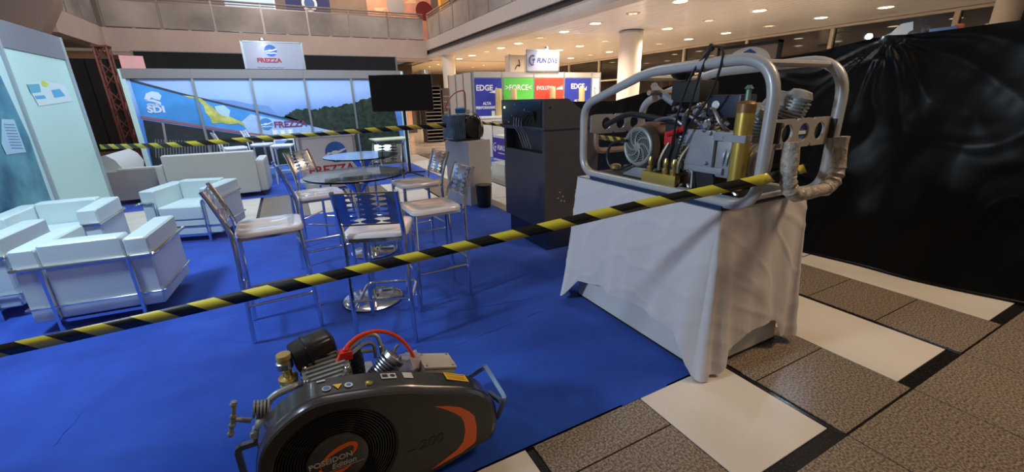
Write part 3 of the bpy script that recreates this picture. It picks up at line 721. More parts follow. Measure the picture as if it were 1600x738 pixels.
white_metal = mat('white_metal', (.66, .72, .78), .3, .2)
sw = make_stool('white', white_metal, mat('white_seat', (.72, .76, .80), .3))
wg = 'white metal bar stools in front of the mural'; sw['group'] = wg
sw.location = (-.98, 9.95, .0055); sw.rotation_euler = (0, 0, R(-75)); sw['label'] = 'white metal bar stool behind the long sofa, leftmost of the white stools'
dup(sw, (-.52, 10.45, 0), R(-100), 'white metal bar stool in the middle of the white stools before the mural', wg)
dup(sw, (-.14, 9.85, 0), R(170), 'white metal bar stool standing next to the emblem counter', wg)

glass = mat('table_glass', (.72, .86, .84), .02, trans=1.0, ior=1.45)
def make_table(label, loc):
    t = thing('bar_table', label, 'table', loc)
    MB().lathe([(.36, 1.03), (.365, 1.034), (.365, 1.038), (.36, 1.042)], (0, 0, 0), n=64).build('glass_top', glass, t)
    MB().lathe([(.235, .006), (.235, .012), (.20, .022), (.05, .03), (.04, .05)], (0, 0, 0), n=48).build('base', chrome, t)
    MB().cyl((0, 0, .03), (0, 0, 1.0), .032, 20).build('column', chrome, t)
    MB().lathe([(.032, .90), (.12, 1.005), (.12, 1.029), (.03, 1.029)], (0, 0, 0), n=24).build('top_plate', chrome, t)
    return t
tb = make_table('round glass bar table on a chrome column, nearer of the two', (.40, 3.29, 0))
tb['group'] = 'round glass bar tables'
dup(tb, (.62, 4.47, 0), 0, 'round glass bar table with a bright bluish top, farther of the two', 'round glass bar tables')

# ================================================================== SMALL COMPRESSOR ON WHITE PEDESTAL
wp = MB().box(-.245, .245, -.245, .245, 0.006, .97, bev=.003, seg=1).build('pedestal', white_paint, None, 0)
wp.location = (2.43, 6.10, 0); wp.rotation_euler = (0, 0, R(24)); tag(wp, 'tall square white pedestal under the small blue and black compressor', 'pedestal')
sc = thing('small_compressor', 'small blue and black air compressor with red hose on the tall white pedestal', 'compressor', (2.41, 6.10, .97), R(14))
sc.scale = (1.1, 1.1, 1.1); sc.location.x -= .06
bm_ = mat('compressor_blue', (.10, .17, .27), .25, .3, var=.3, vscale=9)
MB().box(-.17, .22, -.12, .12, .005, .03).build('base_plate', black_mat, sc)
MB().box(-.24, -.03, -.14, .12, .03, .35, bev=.03, seg=3).build('motor_housing', bm_, sc)
MB().lathe([(.05, -.17), (.14, -.15), (.155, -.05), (.155, .06), (.12, .12), (.05, .14)], (.09, 0, .18), (0, 1, 0)).build('crankcase', rubber, sc)
MB().lathe([(.02, .0), (.13, .01), (.14, .04), (.11, .09), (.03, .1)], (.19, -.04, .14), (1, -.3, 0)).build('flywheel', mat('dull_bronze', (.17, .12, .09), .4, .6, var=.4, vscale=20), sc)
for k in range(6): MB().lathe([(.055, 0), (.055, .008)], (.07, 0, .33-k*.018), (0, 0, 1)).build('cooling_fin', rubber, sc)
MB().lathe([(.07, 0), (.07, .03), (.075, .06), (.05, .075)], (-.01, 0, .36), (0, 0, 1)).build('blue_filter_cap', mat('bright_blue_plastic', (.02, .16, .42), .4), sc)
MB().box(.03, .12, -.04, .04, .35, .41, bev=.01).build('valve_block', mat('cream_plastic', (.5, .48, .42), .4), sc)
MB().tube(smooth_path([(-.23, -.03, .40), (-.26, -.03, .46), (-.14, -.03, .60), (0, -.03, .65), (.08, 0, .62), (.08, 0, .40)]), .008, 6).build('hose', mat('dark_red_hose', (.45, .07, .04), .4), sc)
for a in range(3): MB().tube(smooth_path([(.02+a*.04, -.14, .30), (.1+a*.03, -.2, .34-a*.06), (.2, -.16, .26-a*.05), (.24, -.02, .2)]), .007, 6).build('pipe', rubber, sc)
for k in range(6): MB().box(-.236+k*.034, -.222+k*.034, -.150, -.138, .07, .30, bev=.003).build('housing_rib', bm_, sc)
MB().lathe([(.06, 0), (.062, .03), (.03, .04)], (.08, -.12, .20), (.1, -1, .1), 20).build('side_cover', MATS['dull_bronze'] if 'dull_bronze' in MATS else rubber, sc)
for k in range(5): MB().lathe([(.012, 0), (.016, .006), (.010, .025)], (-.02+k*.045, -.13, .30-.03*(k % 2)), (0, -1, .6), 8).build('fitting', steel, sc)
MB().tube(smooth_path([(-.05, -.1, .34), (.04, -.17, .38), (.14, -.15, .34), (.20, -.08, .24)]), .010, 7).build('pipe', steel, sc)
MB().tube([(-.23, -.05, .33), (-.23, -.05, .42)], .018, 8).build('gauge_post', steel, sc)
bn_ = thing('waste_bin', 'small black waste bin standing against the tall white pedestal', 'bin', (2.47, 5.66, .006))
MB().lathe([(.10, .0), (.12, .33), (.125, .335), (.115, .335), (.11, .30), (.095, .02)], (0, 0, 0), n=32).build('body', black_mat, bn_)
MB().lathe([(.122, .322), (.128, .33), (.122, .338)], (0, 0, 0), n=32).build('rim', black_gloss, bn_)

# ================================================================== GREY CONTROL CABINET
kc = thing('control_cabinet', 'tall dark grey floor cabinet with sloped top console and green indicator', 'cabinet', (2.2, 3.5, .006))
cab = mat('cabinet_grey', (.085, .085, .10), .38, .3, var=.06, vscale=6)
MB().box(.04, .62, .03, .84, 0, .24).build('plinth', mat('dark_plinth', (.01, .02, .07), .5), kc, 0)
b_ = MB(); b_.box(.0, .66, 0, .88, .24, 1.02); b_.box(.12, .66, 0, .88, 1.02, 1.24); b_.box(0, .12, 0, .05, 1.02, 1.24); b_.box(0, .12, .83, .88, 1.02, 1.24)
b_.build('body', cab, kc, 0)
MB().prism([(-.02, 1.255), (.68, 1.255), (.26, 1.54), (-.02, 1.54)], FRONT(0, .89, 0), .90).build('console', cab, kc, 0)
MB().box(-.015, .665, -.005, .885, 1.24, 1.255).build('console_rim', blue_metal, kc, 0)
MB().box(-.026, -.02, .03, .85, 1.275, 1.52).build('control_panel', black_gloss, kc, 0)
MB().lathe([(.012, 0), (.012, .006), (.006, .009)], (-.026, .80, 1.46), (-1, 0, 0), 14).build('indicator', mat('green_led', (.35, 1, .25), .4, emit=5), kc)
for (y, z) in ((.55, 1.49), (.35, 1.44), (.62, 1.38), (.7, 1.31), (.2, 1.40), (.45, 1.33)): MB().lathe([(.009, 0), (.009, .006)], (-.026, y, z), (-1, 0, 0), 10).build('button', steel, kc)
for i in range(4):
    y = .52-.055*i
    MB().tube(smooth_path([(.04, y-.02, 1.04), (.02, y, 1.12), (.0, y+.02, 1.2), (-.04, y+.04, 1.27), (-.045, y+.02, 1.36)]), .0055, 7).build('hose', steel, kc)
for i in range(3): MB().tube(smooth_path([(-.04, .42-i*.07, 1.28), (-.07, .36-i*.06, 1.38), (-.05, .24-i*.04, 1.42), (-.03, .14, 1.33)]), .005, 6).build('hose_loop', rubber, kc)
MB().lathe([(.01, 0), (.01, .012)], (.05, -.008, 1.46), (0, -1, 0), 12).build('lock', black_mat, kc)
for (x, z) in ((.18, .62), (.22, .57), (.16, .56), (.24, .52), (.38, .62), (.20, .53)): MB().lathe([(.010, 0), (.006, .002)], (x, -.0005, z), (0, -1, 0), 7).build('paint_chip', mat('bare_chip', (.4, .4, .4), .6), kc)

# ================================================================== POSTER STAND (FAR RIGHT HALL)
YD = 11.2
fd = thing('poster_stand_wall', 'white exhibition wall with blue, green and red posters in the far hall', 'booth wall', (0, YD, 0))
wpan = mat('stand_white', (.62, .60, .57), .5)
ex_ = [4.72]+[onY(p, 122, YD).x for p in (784, 834, 881, 924)]+[9.1]
for i in range(5): MB().box(ex_[i]+.02, ex_[i+1]-.02, .0, .04, 1.0, 2.28).build('panel', wpan, fd, 0)
for x in ex_: MB().box(x-.02, x+.02, -.02, .05, 0, 2.3).build('post', alu, fd, 0)
for i in range(5): MB().box(ex_[i]+.02, ex_[i+1]-.02, -.015, .0, 2.14, 2.29).build('fascia_panel', mat('stand_fascia', (.42, .40, .38), .5), fd, 0)
for i in range(3): MB().box(4.70, 4.74, .06+i*.62, .64+i*.62, .03, 2.28).build('side_panel', mat('side_beige', (.50, .42, .36), .5), fd, 0)
for i in range(4): MB().box(4.68, 4.75, .03+i*.62, .07+i*.62, 0, 2.3).build('post', alu, fd, 0)
pc = {'blue': mat('poster_royal', (.02, .035, .33), .45), 'green': mat('poster_green', (.09, .48, .07), .45), 'red': mat('poster_red', (.62, .05, .03), .45)}
def poster(i, colr, label): 
    p = thing('poster', label, 'poster', (0, YD-.02, 0)); a, b = ex_[i]+.03, ex_[i+1]-.03
    MB().box(a, b, -.006, 0, 1.115, 2.12).build('sheet', pc[colr], p, 0); return p, a, b
def T(p, s, x, z, cap, **k): return text('lettering', s, cap*1.38, print_white, p, FRONT(x, -.009, z), thick=k.pop('thick', .006), **k)
p, a, b = poster(0, 'blue', 'blue poster reading EDGE and ALTA PERFORMANCE at the left end of the far stand')
T(p, 'EDGE', a+.03, 1.80, .15); T(p, 'ALTA', a+.22, 1.42, .075, thick=.004); T(p, 'PERFORMANCE', a+.0, 1.31, .072, thick=.004, wscale=.98)
MB().tri([(a+.42, 1.745), (a+.66, 1.72), (a+.66, 1.90), (a+.60, 1.80)], FRONT(0, -.009, 0)).build('fin_mark', print_white, p, 0)
MB().box(a+.48, a+.58, -.02, -.006, 1.12, 1.25).build('small_card', mat('card_green', (.5, .6, .45), .5), p, 0)
p, a, b = poster(1, 'green', 'green poster reading FORCE between the blue and the red poster')
T(p, '>FORCE<', (a+b)/2, 1.80, .15, align='CENTER', thick=.003); 
for k in range(6): MB().box(a+.40+k*.085, a+.46+k*.085, -.009, -.006, 1.48, 1.54).build('small_mark', mat('pale_green_ink', (.6, .8, .5), .5), p, 0)
p, a, b = poster(2, 'red', 'red poster reading EVOLUTION on the far stand')
T(p, 'EVOLUTION', a+.05, 1.80, .11, thick=.001, wscale=.78)
for k in range(4): MB().tri([(b-.26+k*.06, 1.80), (b-.20+k*.06, 1.80), (b-.2+k*.055, 1.88+k*.02)], FRONT(0, -.009, 0)).build('claw_mark', print_white, p, 0)
for k in range(4): MB().box(a+.30+k*.1, a+.37+k*.1, -.009, -.006, 1.46, 1.54).build('small_mark', mat('pale_red_ink', (.85, .6, .55), .5), p, 0)
p, a, b = poster(3, 'blue', 'blue poster reading EDGE and ALTA PERFORMANCE at the right end of the far stand')
T(p, 'EDGE', a+.22, 1.82, .15); T(p, 'ALTA', a+.36, 1.43, .07, thick=.004); T(p, 'PERFORMANCE', a+.10, 1.32, .07, thick=.004, wscale=.95)
MB().tri([(a+.62, 1.775), (a+.82, 1.76), (a+.82, 1.90), (a+.77, 1.82)], FRONT(0, -.009, 0)).build('fin_mark', print_white, p, 0)
pp = thing('poster', 'narrow pale poster with faint grey swirls at the far right of the stand', 'poster', (0, YD-.02, 0))
MB().box(ex_[4]+.03, 9.06, -.006, 0, 1.06, 2.12).build('sheet', mat('pale_sheet', (.55, .68, .80), .5), pp, 0)
for k in range(3): MB().tube([(8.92+.07*math.cos(a_*.5+k), -.01, 1.6+k*.1+.06*math.sin(a_*.5)) for a_ in range(10)], .006, 5).build('swirl', panel_grey, pp)
for i, (px, h) in enumerate(((780, .72), (803, .71), (863, .73), (908, .73))):
    x = onY(px, 182, 10.93).x
    q = MB().lathe([(.085, 0), (.09, .01), (.09, h-.03), (.08, h), (.02, h+.01)], (0, 0, 0), n=28).build('display_cylinder', mat('kraft_gold', (.58, .42, .20), .4, .2), None); q.location = (x, 10.93, 1.116)
    tag(q, 'tan gold cylinder standing on the white counter in front of the '+['first blue', 'green', 'red', 'second blue'][i]+' poster', 'cylinder', 'tan cylinders on the white counter')
cc = thing('display_counter', 'long white counter with a pale top under the posters of the far stand', 'counter', (0, 10.72, 0))
for i in range(5): MB().box(4.74+i*.85, 4.74+(i+1)*.85-.006, 0, .42, .01, 1.06).build('front_panel', wpan, cc, 0)
MB().box(4.72, 9.02, -.02, .44, 1.06, 1.11, bev=.006).build('counter_top', mat('counter_top_pale', (.72, .74, .68), .35), cc)
hs2 = thing('header_sign', 'white header board with navy italic lettering above the posters of the far stand', 'sign', (0, YD-.03, 2.3))
a, b = onY(823, 95, YD).x, onY(872, 95, YD).x
MB().box(a, b, 0, .03, .04, .57).build('board', mat('sign_white2', (.30, .32, .44), .5), hs2, 0)
for x in (a, b): MB().box(x-.02, x+.02, -.01, .04, 0, .59).build('post', alu, hs2, 0)
MB().box(a, b, -.01, .04, 0, .04).build('bottom_rail', alu, hs2, 0); MB().box(a, b, -.01, .04, .57, .59).build('top_rail', alu, hs2, 0)
pn2 = mat('deep_navy_print', (.02, .035, .20), .5)
text('lettering', 'FUN DIVE', .175, pn2, hs2, FRONT(a+.32, -.004, .25), shear=.25, thick=.006, wscale=.92)
def fishhook(parent, M, r, m):
    MB().tube([M @ Vector((r*math.cos(t), r*1.25*math.sin(t), .003)) for t in [math.radians(q_) for q_ in range(60, 290, 12)]], r*.14, 6).build('emblem_arc', m, parent)
    MB().tri([(-r*.1, -r), (r*.25, -r*.2), (-r*.25, -r*.05), (r*.0, r*.25), (r*.75, r*.55), (r*.85, r*.2), (r*.55, -r*.25), (r*.2, -r)], M @ Matrix.Translation((0, 0, .004))).build('emblem_fish', m, parent, 0)
fishhook(hs2, FRONT(a+.18, 0, .31), .10, pn2)
sp2 = thing('arm_spotlight', 'small bright arm spotlight over the navy lettered header of the far stand', 'spotlight', (onY(847, 76, YD).x, YD-.03, 2.895))
MB().tube(fillet([(0, .02, .0), (0, .02, .08), (0, -.2, .05)], .05), .008, 6).build('arm', alu, sp2)
MB().lathe([(.02, 0), (.05, -.03), (.055, -.06)], (0, -.22, .06), (0, -.5, 1)).build('head', alu, sp2)
MB().lathe([(.05, 0), (.03, .012)], (0, -.202, -.0), (0, .4, -1)).build('bulb', MATS['cool_bulb'], sp2)
l = light('arm_spot_beam', 'SPOT', (0, 0, 0), (0, .25, -.5), .8, COOL, .03, spot=120); l.parent = sp2; l.location = (0, -.26, -.05)
tw = thing('tower_panel', 'beige tower panel with a small black mark rising left of the navy lettered header', 'panel', (0, 12.2, 0))
a, b = onY(796, 100, 12.2).x, onY(821, 100, 12.2).x; zt = onY(808, 86, 12.2).z
MB().box(a, b, 0, .3, 0, zt).build('board', mat('tower_beige', (.62, .50, .38), .5), tw, 0)
for x in (a, b): MB().box(x-.02, x+.02, -.02, .0, 0, zt+.02).build('post', alu, tw, 0)
v = onY(810, 103, 12.19); MB().tube(smooth_path([(v.x-.12, -.01, v.z-.1), (v.x-.03, -.01, v.z+.02), (v.x+.05, -.01, v.z), (v.x+.02, -.01, v.z+.18)]), .015, 6).build('black_mark', black_mat, tw)
# display case in front
dc = thing('display_case', 'glass topped display case with purple panel and white lettering on the far stand', 'display case', (4.81, 9.4, .006))
MB().box(.0, .5, 0, .86, 0, .06).build('plinth', wpan, dc, 0)
MB().box(.0, .5, 0, .86, .06, .60).build('purple_panel', mat('purple_print', (.055, .03, .26), .4), dc, 0)
MB().box(.01, .49, .01, .85, .60, .66).build('shelf', mat('lit_shelf', (.6, .66, .62), .4), dc, 0)
for x in (.0, .5):
    for y in (0, .86): MB().box(x-.012, x+.012, y-.012, y+.012, .0, 1.0).build('post', alu, dc, 0)
for (x0, x1, y0, y1) in ((-.012, .512, -.012, .012), (-.012, .512, .848, .872), (-.012, .012, 0, .86), (.488, .512, 0, .86)): MB().box(x0, x1, y0, y1, .985, 1.005).build('top_rail', alu, dc, 0)
pane = mat('case_glass', (.9, .95, .95), .02, trans=1, ior=1.3)
MB().box(-.003, .003, .014, .846, .66, .985).build('pane', pane, dc, 0); MB().box(.014, .486, -.003, .003, .66, .985).build('pane', pane, dc, 0)
text('lettering', 'FUN DIVE', .16, print_white, dc, WEST(-.004, .60, .30), shear=.25, thick=.006)
fishhook(dc, WEST(-.003, .72, .35), .085, print_white)
for k in range(7): MB().box(-.004, -.001, .50-k*.06, .54-k*.06, .20, .225).build('small_mark', print_white, dc, 0)
lowc = MB().box(-.25, .25, -.3, .3, 0, .32).build('glass_box', mat('case_frosted', (.55, .55, .52), .15), None, 0); lowc.location = (3.9, 7.6, 0)
tag(lowc, 'low pale glass box on the tiled aisle between the pedestal and the dark cabinet', 'box')
light('stand_floodlight', 'AREA', (6.6, 7.6, 4.6), (7, 11.2, 1.4), 120, (.85, .9, 1), 2.5, .2)

# slatted black shelving unit
sl = thing('slatted_shelving', 'tall dark slatted shelving unit in the far hall, left of the posters', 'shelving', (0, 16.2, 0))
xa, xb = 4.78, 5.46
MB().box(xa, xa+.03, 0, .5, 0, 2.06).build('side_panel', brown_dark, sl, 0); MB().box(xb-.03, xb, 0, .5, 0, 2.06).build('side_panel', brown_dark, sl, 0)
MB().box(xa, xb, .46, .5, 0, 2.06).build('back_panel', black_mat, sl, 0); MB().box(xa, xb, 0, .5, 2.06, 2.12).build('top_panel', black_mat, sl, 0)
for i in range(15): MB().box(xa+.03, xb-.03, 0, .4, .06+i*.134, .088+i*.134).build('slat', mat('slat_edge', (.20, .17, .15), .4), sl, 0)
s3 = thing('slatted_shelving', 'narrower dark unit standing right beside the slatted shelving', 'shelving', (5.55, 16.3, 0))
MB().box(0, .35, 0, .4, 0, 1.95).build('body', brown_dark, s3, 0); MB().box(-.05, .6, 0, .4, 1.95, 2.02).build('top_panel', brown_dark, s3, 0)
for i in range(9): MB().box(.02, .33, -.02, 0, .1+i*.2, .13+i*.2).build('slat', MATS['slat_edge'], s3, 0)
gc = MB().lathe([(.19, 0), (.19, .55), (.17, .56)], (0, 0, 0), n=28).build('glass_cylinder', mat('silver_cylinder', (.5, .48, .42), .2, .8)); gc.location = (5.0, 16.45, 2.12)
tag(gc, 'silvery cylinder standing on top of the slatted shelving unit', 'cylinder')
dkb = thing('dark_shop_front', 'dark shop front with warm lit strips behind the black television and shelving', 'shop front', (0, 22, 0))
MB().box(3.0, 6.0, 0, .3, 0, 3.3).build('wall_panel', mat('shop_dark', (.05, .03, .02), .5), dkb, 0)
for i, x in enumerate((3.7, 4.6, 5.5)): MB().box(x, x+.28, -.04, 0, .2, 2.6).build('lit_strip', mat('warm_panel', (.55, .30, .16), .5), dkb, 0)

# framed crescent board beyond the black sheet
fbd = thing('framed_board', 'black framed board with a white oval and blue crescent above the black plastic sheet', 'sign', (7.0, 4.3, 0))
zt = onX(1218, 62, 7.0).z
MB().box(.0, .03, 0, 1.05, 1.3, zt-.03).build('board', mat('board_clear', (.26, .21, .17), .3), fbd, 0)
for (y0, y1, z0, z1) in ((-.03, .01, 0, zt), (1.04, 1.08, 0, zt), (-.03, 1.08, zt-.04, zt)): MB().box(-.02, .05, y0, y1, z0, z1).build('frame', black_mat, fbd, 0)
MB().prism(disc(.40, 36, sy=.62), WEST(-.003, .50, zt-.30), .002).build('oval', mat('oval_white', (.62, .66, .70), .4), fbd, 0)
MB().tri([(0.15, .10), (.03, .17), (-.08, .13), (-.13, .02), (-.1, -.12), (.0, -.2), (.15, -.2), (.06, -.12), (.0, -.03), (.02, .04), (.08, .06)], WEST(-.007, .50, zt-.25)).build('crescent', mat('crescent_blue', (.02, .10, .45), .4), fbd, 0)

# ================================================================== BLACK PLASTIC SHEET
tops = [(960, 158), (1060, 130), (1130, 113), (1175, 97), (1276, 81), (1355, 62), (1388, 55), (1420, 54), (1500, 44), (1560, 36), (1599, 31)]
tp = sorted([(onX(x, y, 4.92).y, onX(x, y, 4.92).z) for x, y in tops])
bp_ = [(-1.5, 4.95), (.0, 4.85), (.4, 4.75), (.7, 4.68), (1.0, 4.585), (1.31, 4.52), (1.69, 4.52), (2.13, 4.46), (3.0, 4.5), (9, 4.6)]
def interp(tab, y):
    if y <= tab[0][0]: return tab[0][1]
    for (a, b), (c, d) in zip(tab, tab[1:]):
        if y <= c: return b+(d-b)*(y-a)/(c-a)
    return tab[-1][1]
NY, NZ = 420, 90; vs = []; fs = []
PY, PZ = onX(1390, 56, 4.92).y, onX(1390, 56, 4.92).z
for j in range(NZ+1):
    t = j/NZ
    for i in range(NY+1):
        y = -.6+9.2*(i/NY)**1.25; zt = interp(tp, y); xb_ = interp(bp_, y); z = zt*t+.012*(1-t); x = xb_+(4.92-xb_)*t**.8
        dy, dz = y-PY, PZ-z; rr = math.hypot(dy, dz)+.02; ang = math.atan2(dy, dz)
        fall = math.exp(-rr/.55)*min(1, rr/.12)
        w1 = (abs(math.sin(ang*8.5+noise.noise(Vector((ang*2, rr*2, 0)))*2.4))-.5)*.045*fall
        w2 = noise.noise(Vector((y*1.1+z*.4, z*.5, 5)))*.007+noise.noise(Vector((y*5+z*2.5, z*1.3, 9)))*.006+noise.noise(Vector((y*16, z*9+y*6, 2)))*.0012
        w3 = .012*max(0, 1-abs(noise.noise(Vector((y*1.3-z*.9, y*.4+z*1.2, 20))))*9)
        vs.append((x+w1+w2*.9-w3*.8*min(1, 3*t), y, z))
for j in range(NZ):
    for i in range(NY): a = j*(NY+1)+i; fs.append((a, a+1, a+NY+2, a+NY+1))
bs = thing('black_plastic_sheet', 'huge wrinkled glossy black plastic sheet hanging at the right behind the caged compressor', 'plastic sheet', (0, 0, 0))
sheet_m = mat('black_plastic', (.0018, .0018, .002), .30, spec=.19, bump=.10, bscale=7)
MB().add(vs, fs).build('sheet', sheet_m, bs, 80)
hem = [(interp(bp_, y)-.02, y, .012) for y in [k*.12-.4 for k in range(40)]]
MB().tube(hem, .012, 6).build('rolled_hem', sheet_m, bs)
for y in (.2, 2.08, 4.6, 7.4): MB().box(5.08, 5.12, y-.02, y+.02, 0, interp(tp, y)-.06).build('support_post', alu, bs, 0)
cs = thing('covered_equipment', 'clutter of blue box, white cloth and orange cap showing over the black plastic sheet', 'equipment', (0, 0, 0))
def cz(px, py): return onX(px, py, 5.3)
a, b = cz(1455, 50), cz(1500, 40)
MB().box(5.25, 5.55, b.y, a.y, 1.2, cz(1480, 43).z).build('blue_box', mat('blue_box', (.04, .08, .18), .4), cs, 0)
v = cz(1500, 38); MB().lathe([(.03, -.1), (.035, -.02), (.03, 0), (.015, .005)], (5.3, v.y, v.z)).build('orange_cap', mat('orange_cap', (.25, .05, .02), .5), cs)
v = cz(1448, 47); MB().sphere((5.3, v.y, v.z-.01), .05, 14).build('black_knob', black_mat, cs)
v = cz(1432, 48); MB().sphere((5.32, v.y, v.z-.03), .06, 14, (1, 1.2, .8)).build('black_lump', black_mat, cs)
v = cz(1410, 46); 
MB().add([(5.2, v.y+.30, v.z-.14), (5.25, v.y+.06, v.z-.02), (5.3, v.y+.02, v.z+.05), (5.32, v.y-.06, v.z+.06), (5.3, v.y-.1, v.z-.1), (5.1, v.y+.1, v.z-.16)], [(0, 1, 5), (1, 2, 5), (2, 3, 4), (2, 4, 5)]).build('white_cloth', mat('dirty_white', (.25, .27, .3), .6), cs, 0)
MB().box(5.3, 5.6, -.2, a.y+.5, 0, 1.95).build('body', black_mat, cs, 0)
wl_ = thing('work_light', 'small blazing white lamp on the top edge of the black plastic sheet', 'lamp', tuple(onX(1357, 58, 4.98)))
MB().lathe([(.012, -.02), (.03, -.01), (.034, .02), (.02, .03)], (0, 0, 0), (-1, -.5, 0)).build('housing', alu, wl_)
MB().sphere((-.02, -.01, 0), .024, 12).build('bulb', mat('cool_bulb2', (.85, .95, 1), .5, emit=60), wl_)
l = light('work_light_glow', 'POINT', (0, 0, 0), (0, 0, -1), 6, COOL, .02); l.parent = wl_; l.location = (-.08, -.04, .03)

# ================================================================== CLOTHED PEDESTAL
wb_ = thing('plinth_box', 'wide white wooden plinth under the white cloth, on the corner of the blue carpet', 'plinth', (2.26, 1.92, .008))
MB().box(-.36, .36, -.592, .58, 0, .965, bev=.004, seg=1).build('box', white_paint, wb_, 0)
MB().box(-.362, .362, -.594, .582, 0, .012).build('dark_base_line', black_mat, wb_, 0)
def cloth():
    hx, hy = .375, .595; ztop = .985; pts = []; c = (2.26, 1.92)
    # perimeter: (point, normal, hem) counter-clockwise from west face far corner
    L = []
    def seg(p, q, n, k, hem):
        for i in range(k):
            t = i/k; L.append(((p[0]+(q[0]-p[0])*t, p[1]+(q[1]-p[1])*t), n, interp(hem, t)))
    def corner(p, n0, n1, k, h):
        for i in range(k):
            t = (i+.5)/k; n = (n0[0]*(1-t)+n1[0]*t, n0[1]*(1-t)+n1[1]*t); l_ = math.hypot(*n); L.append((p, (n[0]/l_, n[1]/l_), h))
    NW, SW, SE, NE = (-hx, hy), (-hx, -hy), (hx, -hy), (hx, hy)
    seg(NW, SW, (-1, 0), 90, [(0, .03), (.05, .06), (.12, .20), (.3, .245), (.5, .235), (.7, .25), (.88, .235), (.94, .18), (.975, .08), (1, .02)])
    corner(SW, (-1, 0), (0, -1), 12, .015)
    seg(SW, SE, (0, -1), 70, [(0, .02), (.10, .03), (.18, .10), (.4, .22), (.62, .24), (.78, .22), (.86, .10), (1, .06)])
    corner(SE, (0, -1), (1, 0), 12, .07)
    seg(SE, NE, (1, 0), 60, [(0, .1), (.5, .25), (1, .1)])
    corner(NE, (1, 0), (0, 1), 10, .06)
    seg(NE, NW, (0, 1), 50, [(0, .1), (.5, .25), (1, .05)])
    corner(NW, (0, 1), (-1, 0), 14, .02)
    n = len(L); NR = 44; vs = []; fs = []
    for r in range(NR+1):
        t = r/NR
        for k, (p, nm, h) in enumerate(L):
            s = k*.02; z = ztop-t*(ztop-h)
            cornerd = min(math.hypot(p[0]-q[0], p[1]-q[1]) for q in (NW, SW, SE, NE)); near = math.exp(-cornerd/.12)
            f = noise.noise(Vector((p[0]*5.5+nm[0], p[1]*5.5+nm[1], t*.9)))*.030*t+noise.noise(Vector((p[0]*13+z*2, p[1]*13, z*1.2)))*.007*min(1, t*2)
            f += .018*t*math.sin(k*.40+2.2*noise.noise(Vector((k*.05, t*.8, 0))))*(.25+1.1*near)
            f += .006*max(0, 1-abs(noise.noise(Vector((p[0]*4+z*5, p[1]*4+z*2.6, 7)))*9))
            out = .012+.05*t+near*(.02 if p[1] < 0 else .045)*t+max(-.04, f)+ (.075*math.exp(-((k-3)/7)**2)*t**1.5)
            x = c[0]+p[0]+nm[0]*out; y = c[1]+p[1]+nm[1]*out
            vs.append((x, y, z-.006*math.sin(p[1]*9)*t))
    for r in range(NR):
        for k in range(n): a = r*n+k; b = r*n+(k+1) % n; fs.append((a, b, b+n, a+n))
    # top
    base = len(vs); NX, NYY = 24, 36
    for j in range(NYY+1):
        for i in range(NX+1):
            u = -hx-.012+(2*hx+.024)*i/NX; v = -hy-.012+(2*hy+.024)*j/NYY
            vs.append((c[0]+u, c[1]+v, ztop+.003+noise.noise(Vector((u*9, v*9, 1)))*.0025))
    for j in range(NYY):
        for i in range(NX): a = base+j*(NX+1)+i; fs.append((a, a+1, a+NX+2, a+NX+1))
    return MB().add(vs, fs)
co = cloth().build('table_cloth', mat('white_cotton', (.62, .58, .60), .85, bump=.15, bscale=25), None, 70)
tag(co, 'wrinkled white cotton cloth draped over the wide plinth under the caged compressor', 'cloth')

# ================================================================== CAGED COMPRESSOR
k0 = thing('caged_compressor', 'large silver compressor inside a rounded tubular cage on the white clothed plinth', 'compressor', (1.88, 1.15, .9995))
def K(x, y, z): return (x-1.88, y-1.15, z-.992)
prof = [(2.40, 1.00), (2.49, 1.10), (2.50, 1.40), (2.41, 1.53), (1.90, 1.675), (1.60, 1.69), (1.30, 1.685), (1.155, 1.60), (1.15, 1.30), (1.15, 1.12), (1.20, 1.025), (1.45, 1.018)]
for x in (1.90, 2.455):
    prf = [(2.49, 1.018), (2.50, 1.49), (1.90, 1.675), (1.155, 1.70), (1.155, 1.018)]
    MB().tube(fillet([K(x, y, z) for y, z in prf], [.13, .11, .10, .20, .15], 9, closed=True), .027, 12, closed=True).build('side_frame', frame_grey, k0)
    MB().box(x-1.88-.03, x-1.88+.03, .16, 1.22, -.008, .014).build('skid', blue_metal, k0, 0)
for (y, z) in ((1.235, 1.672), (1.98, 1.645), (1.3, 1.02), (2.35, 1.02)): MB().tube([K(1.91, y, z), K(2.45, y, z)], .016, 8).build('cross_tube', frame_grey, k0)
MB().tube([K(1.91, 1.90, 1.56), K(2.49, 1.98, 1.56)], .015, 8).build('cross_tube', mat('warm_bar', (.36, .27, .20), .4, .3), k0)
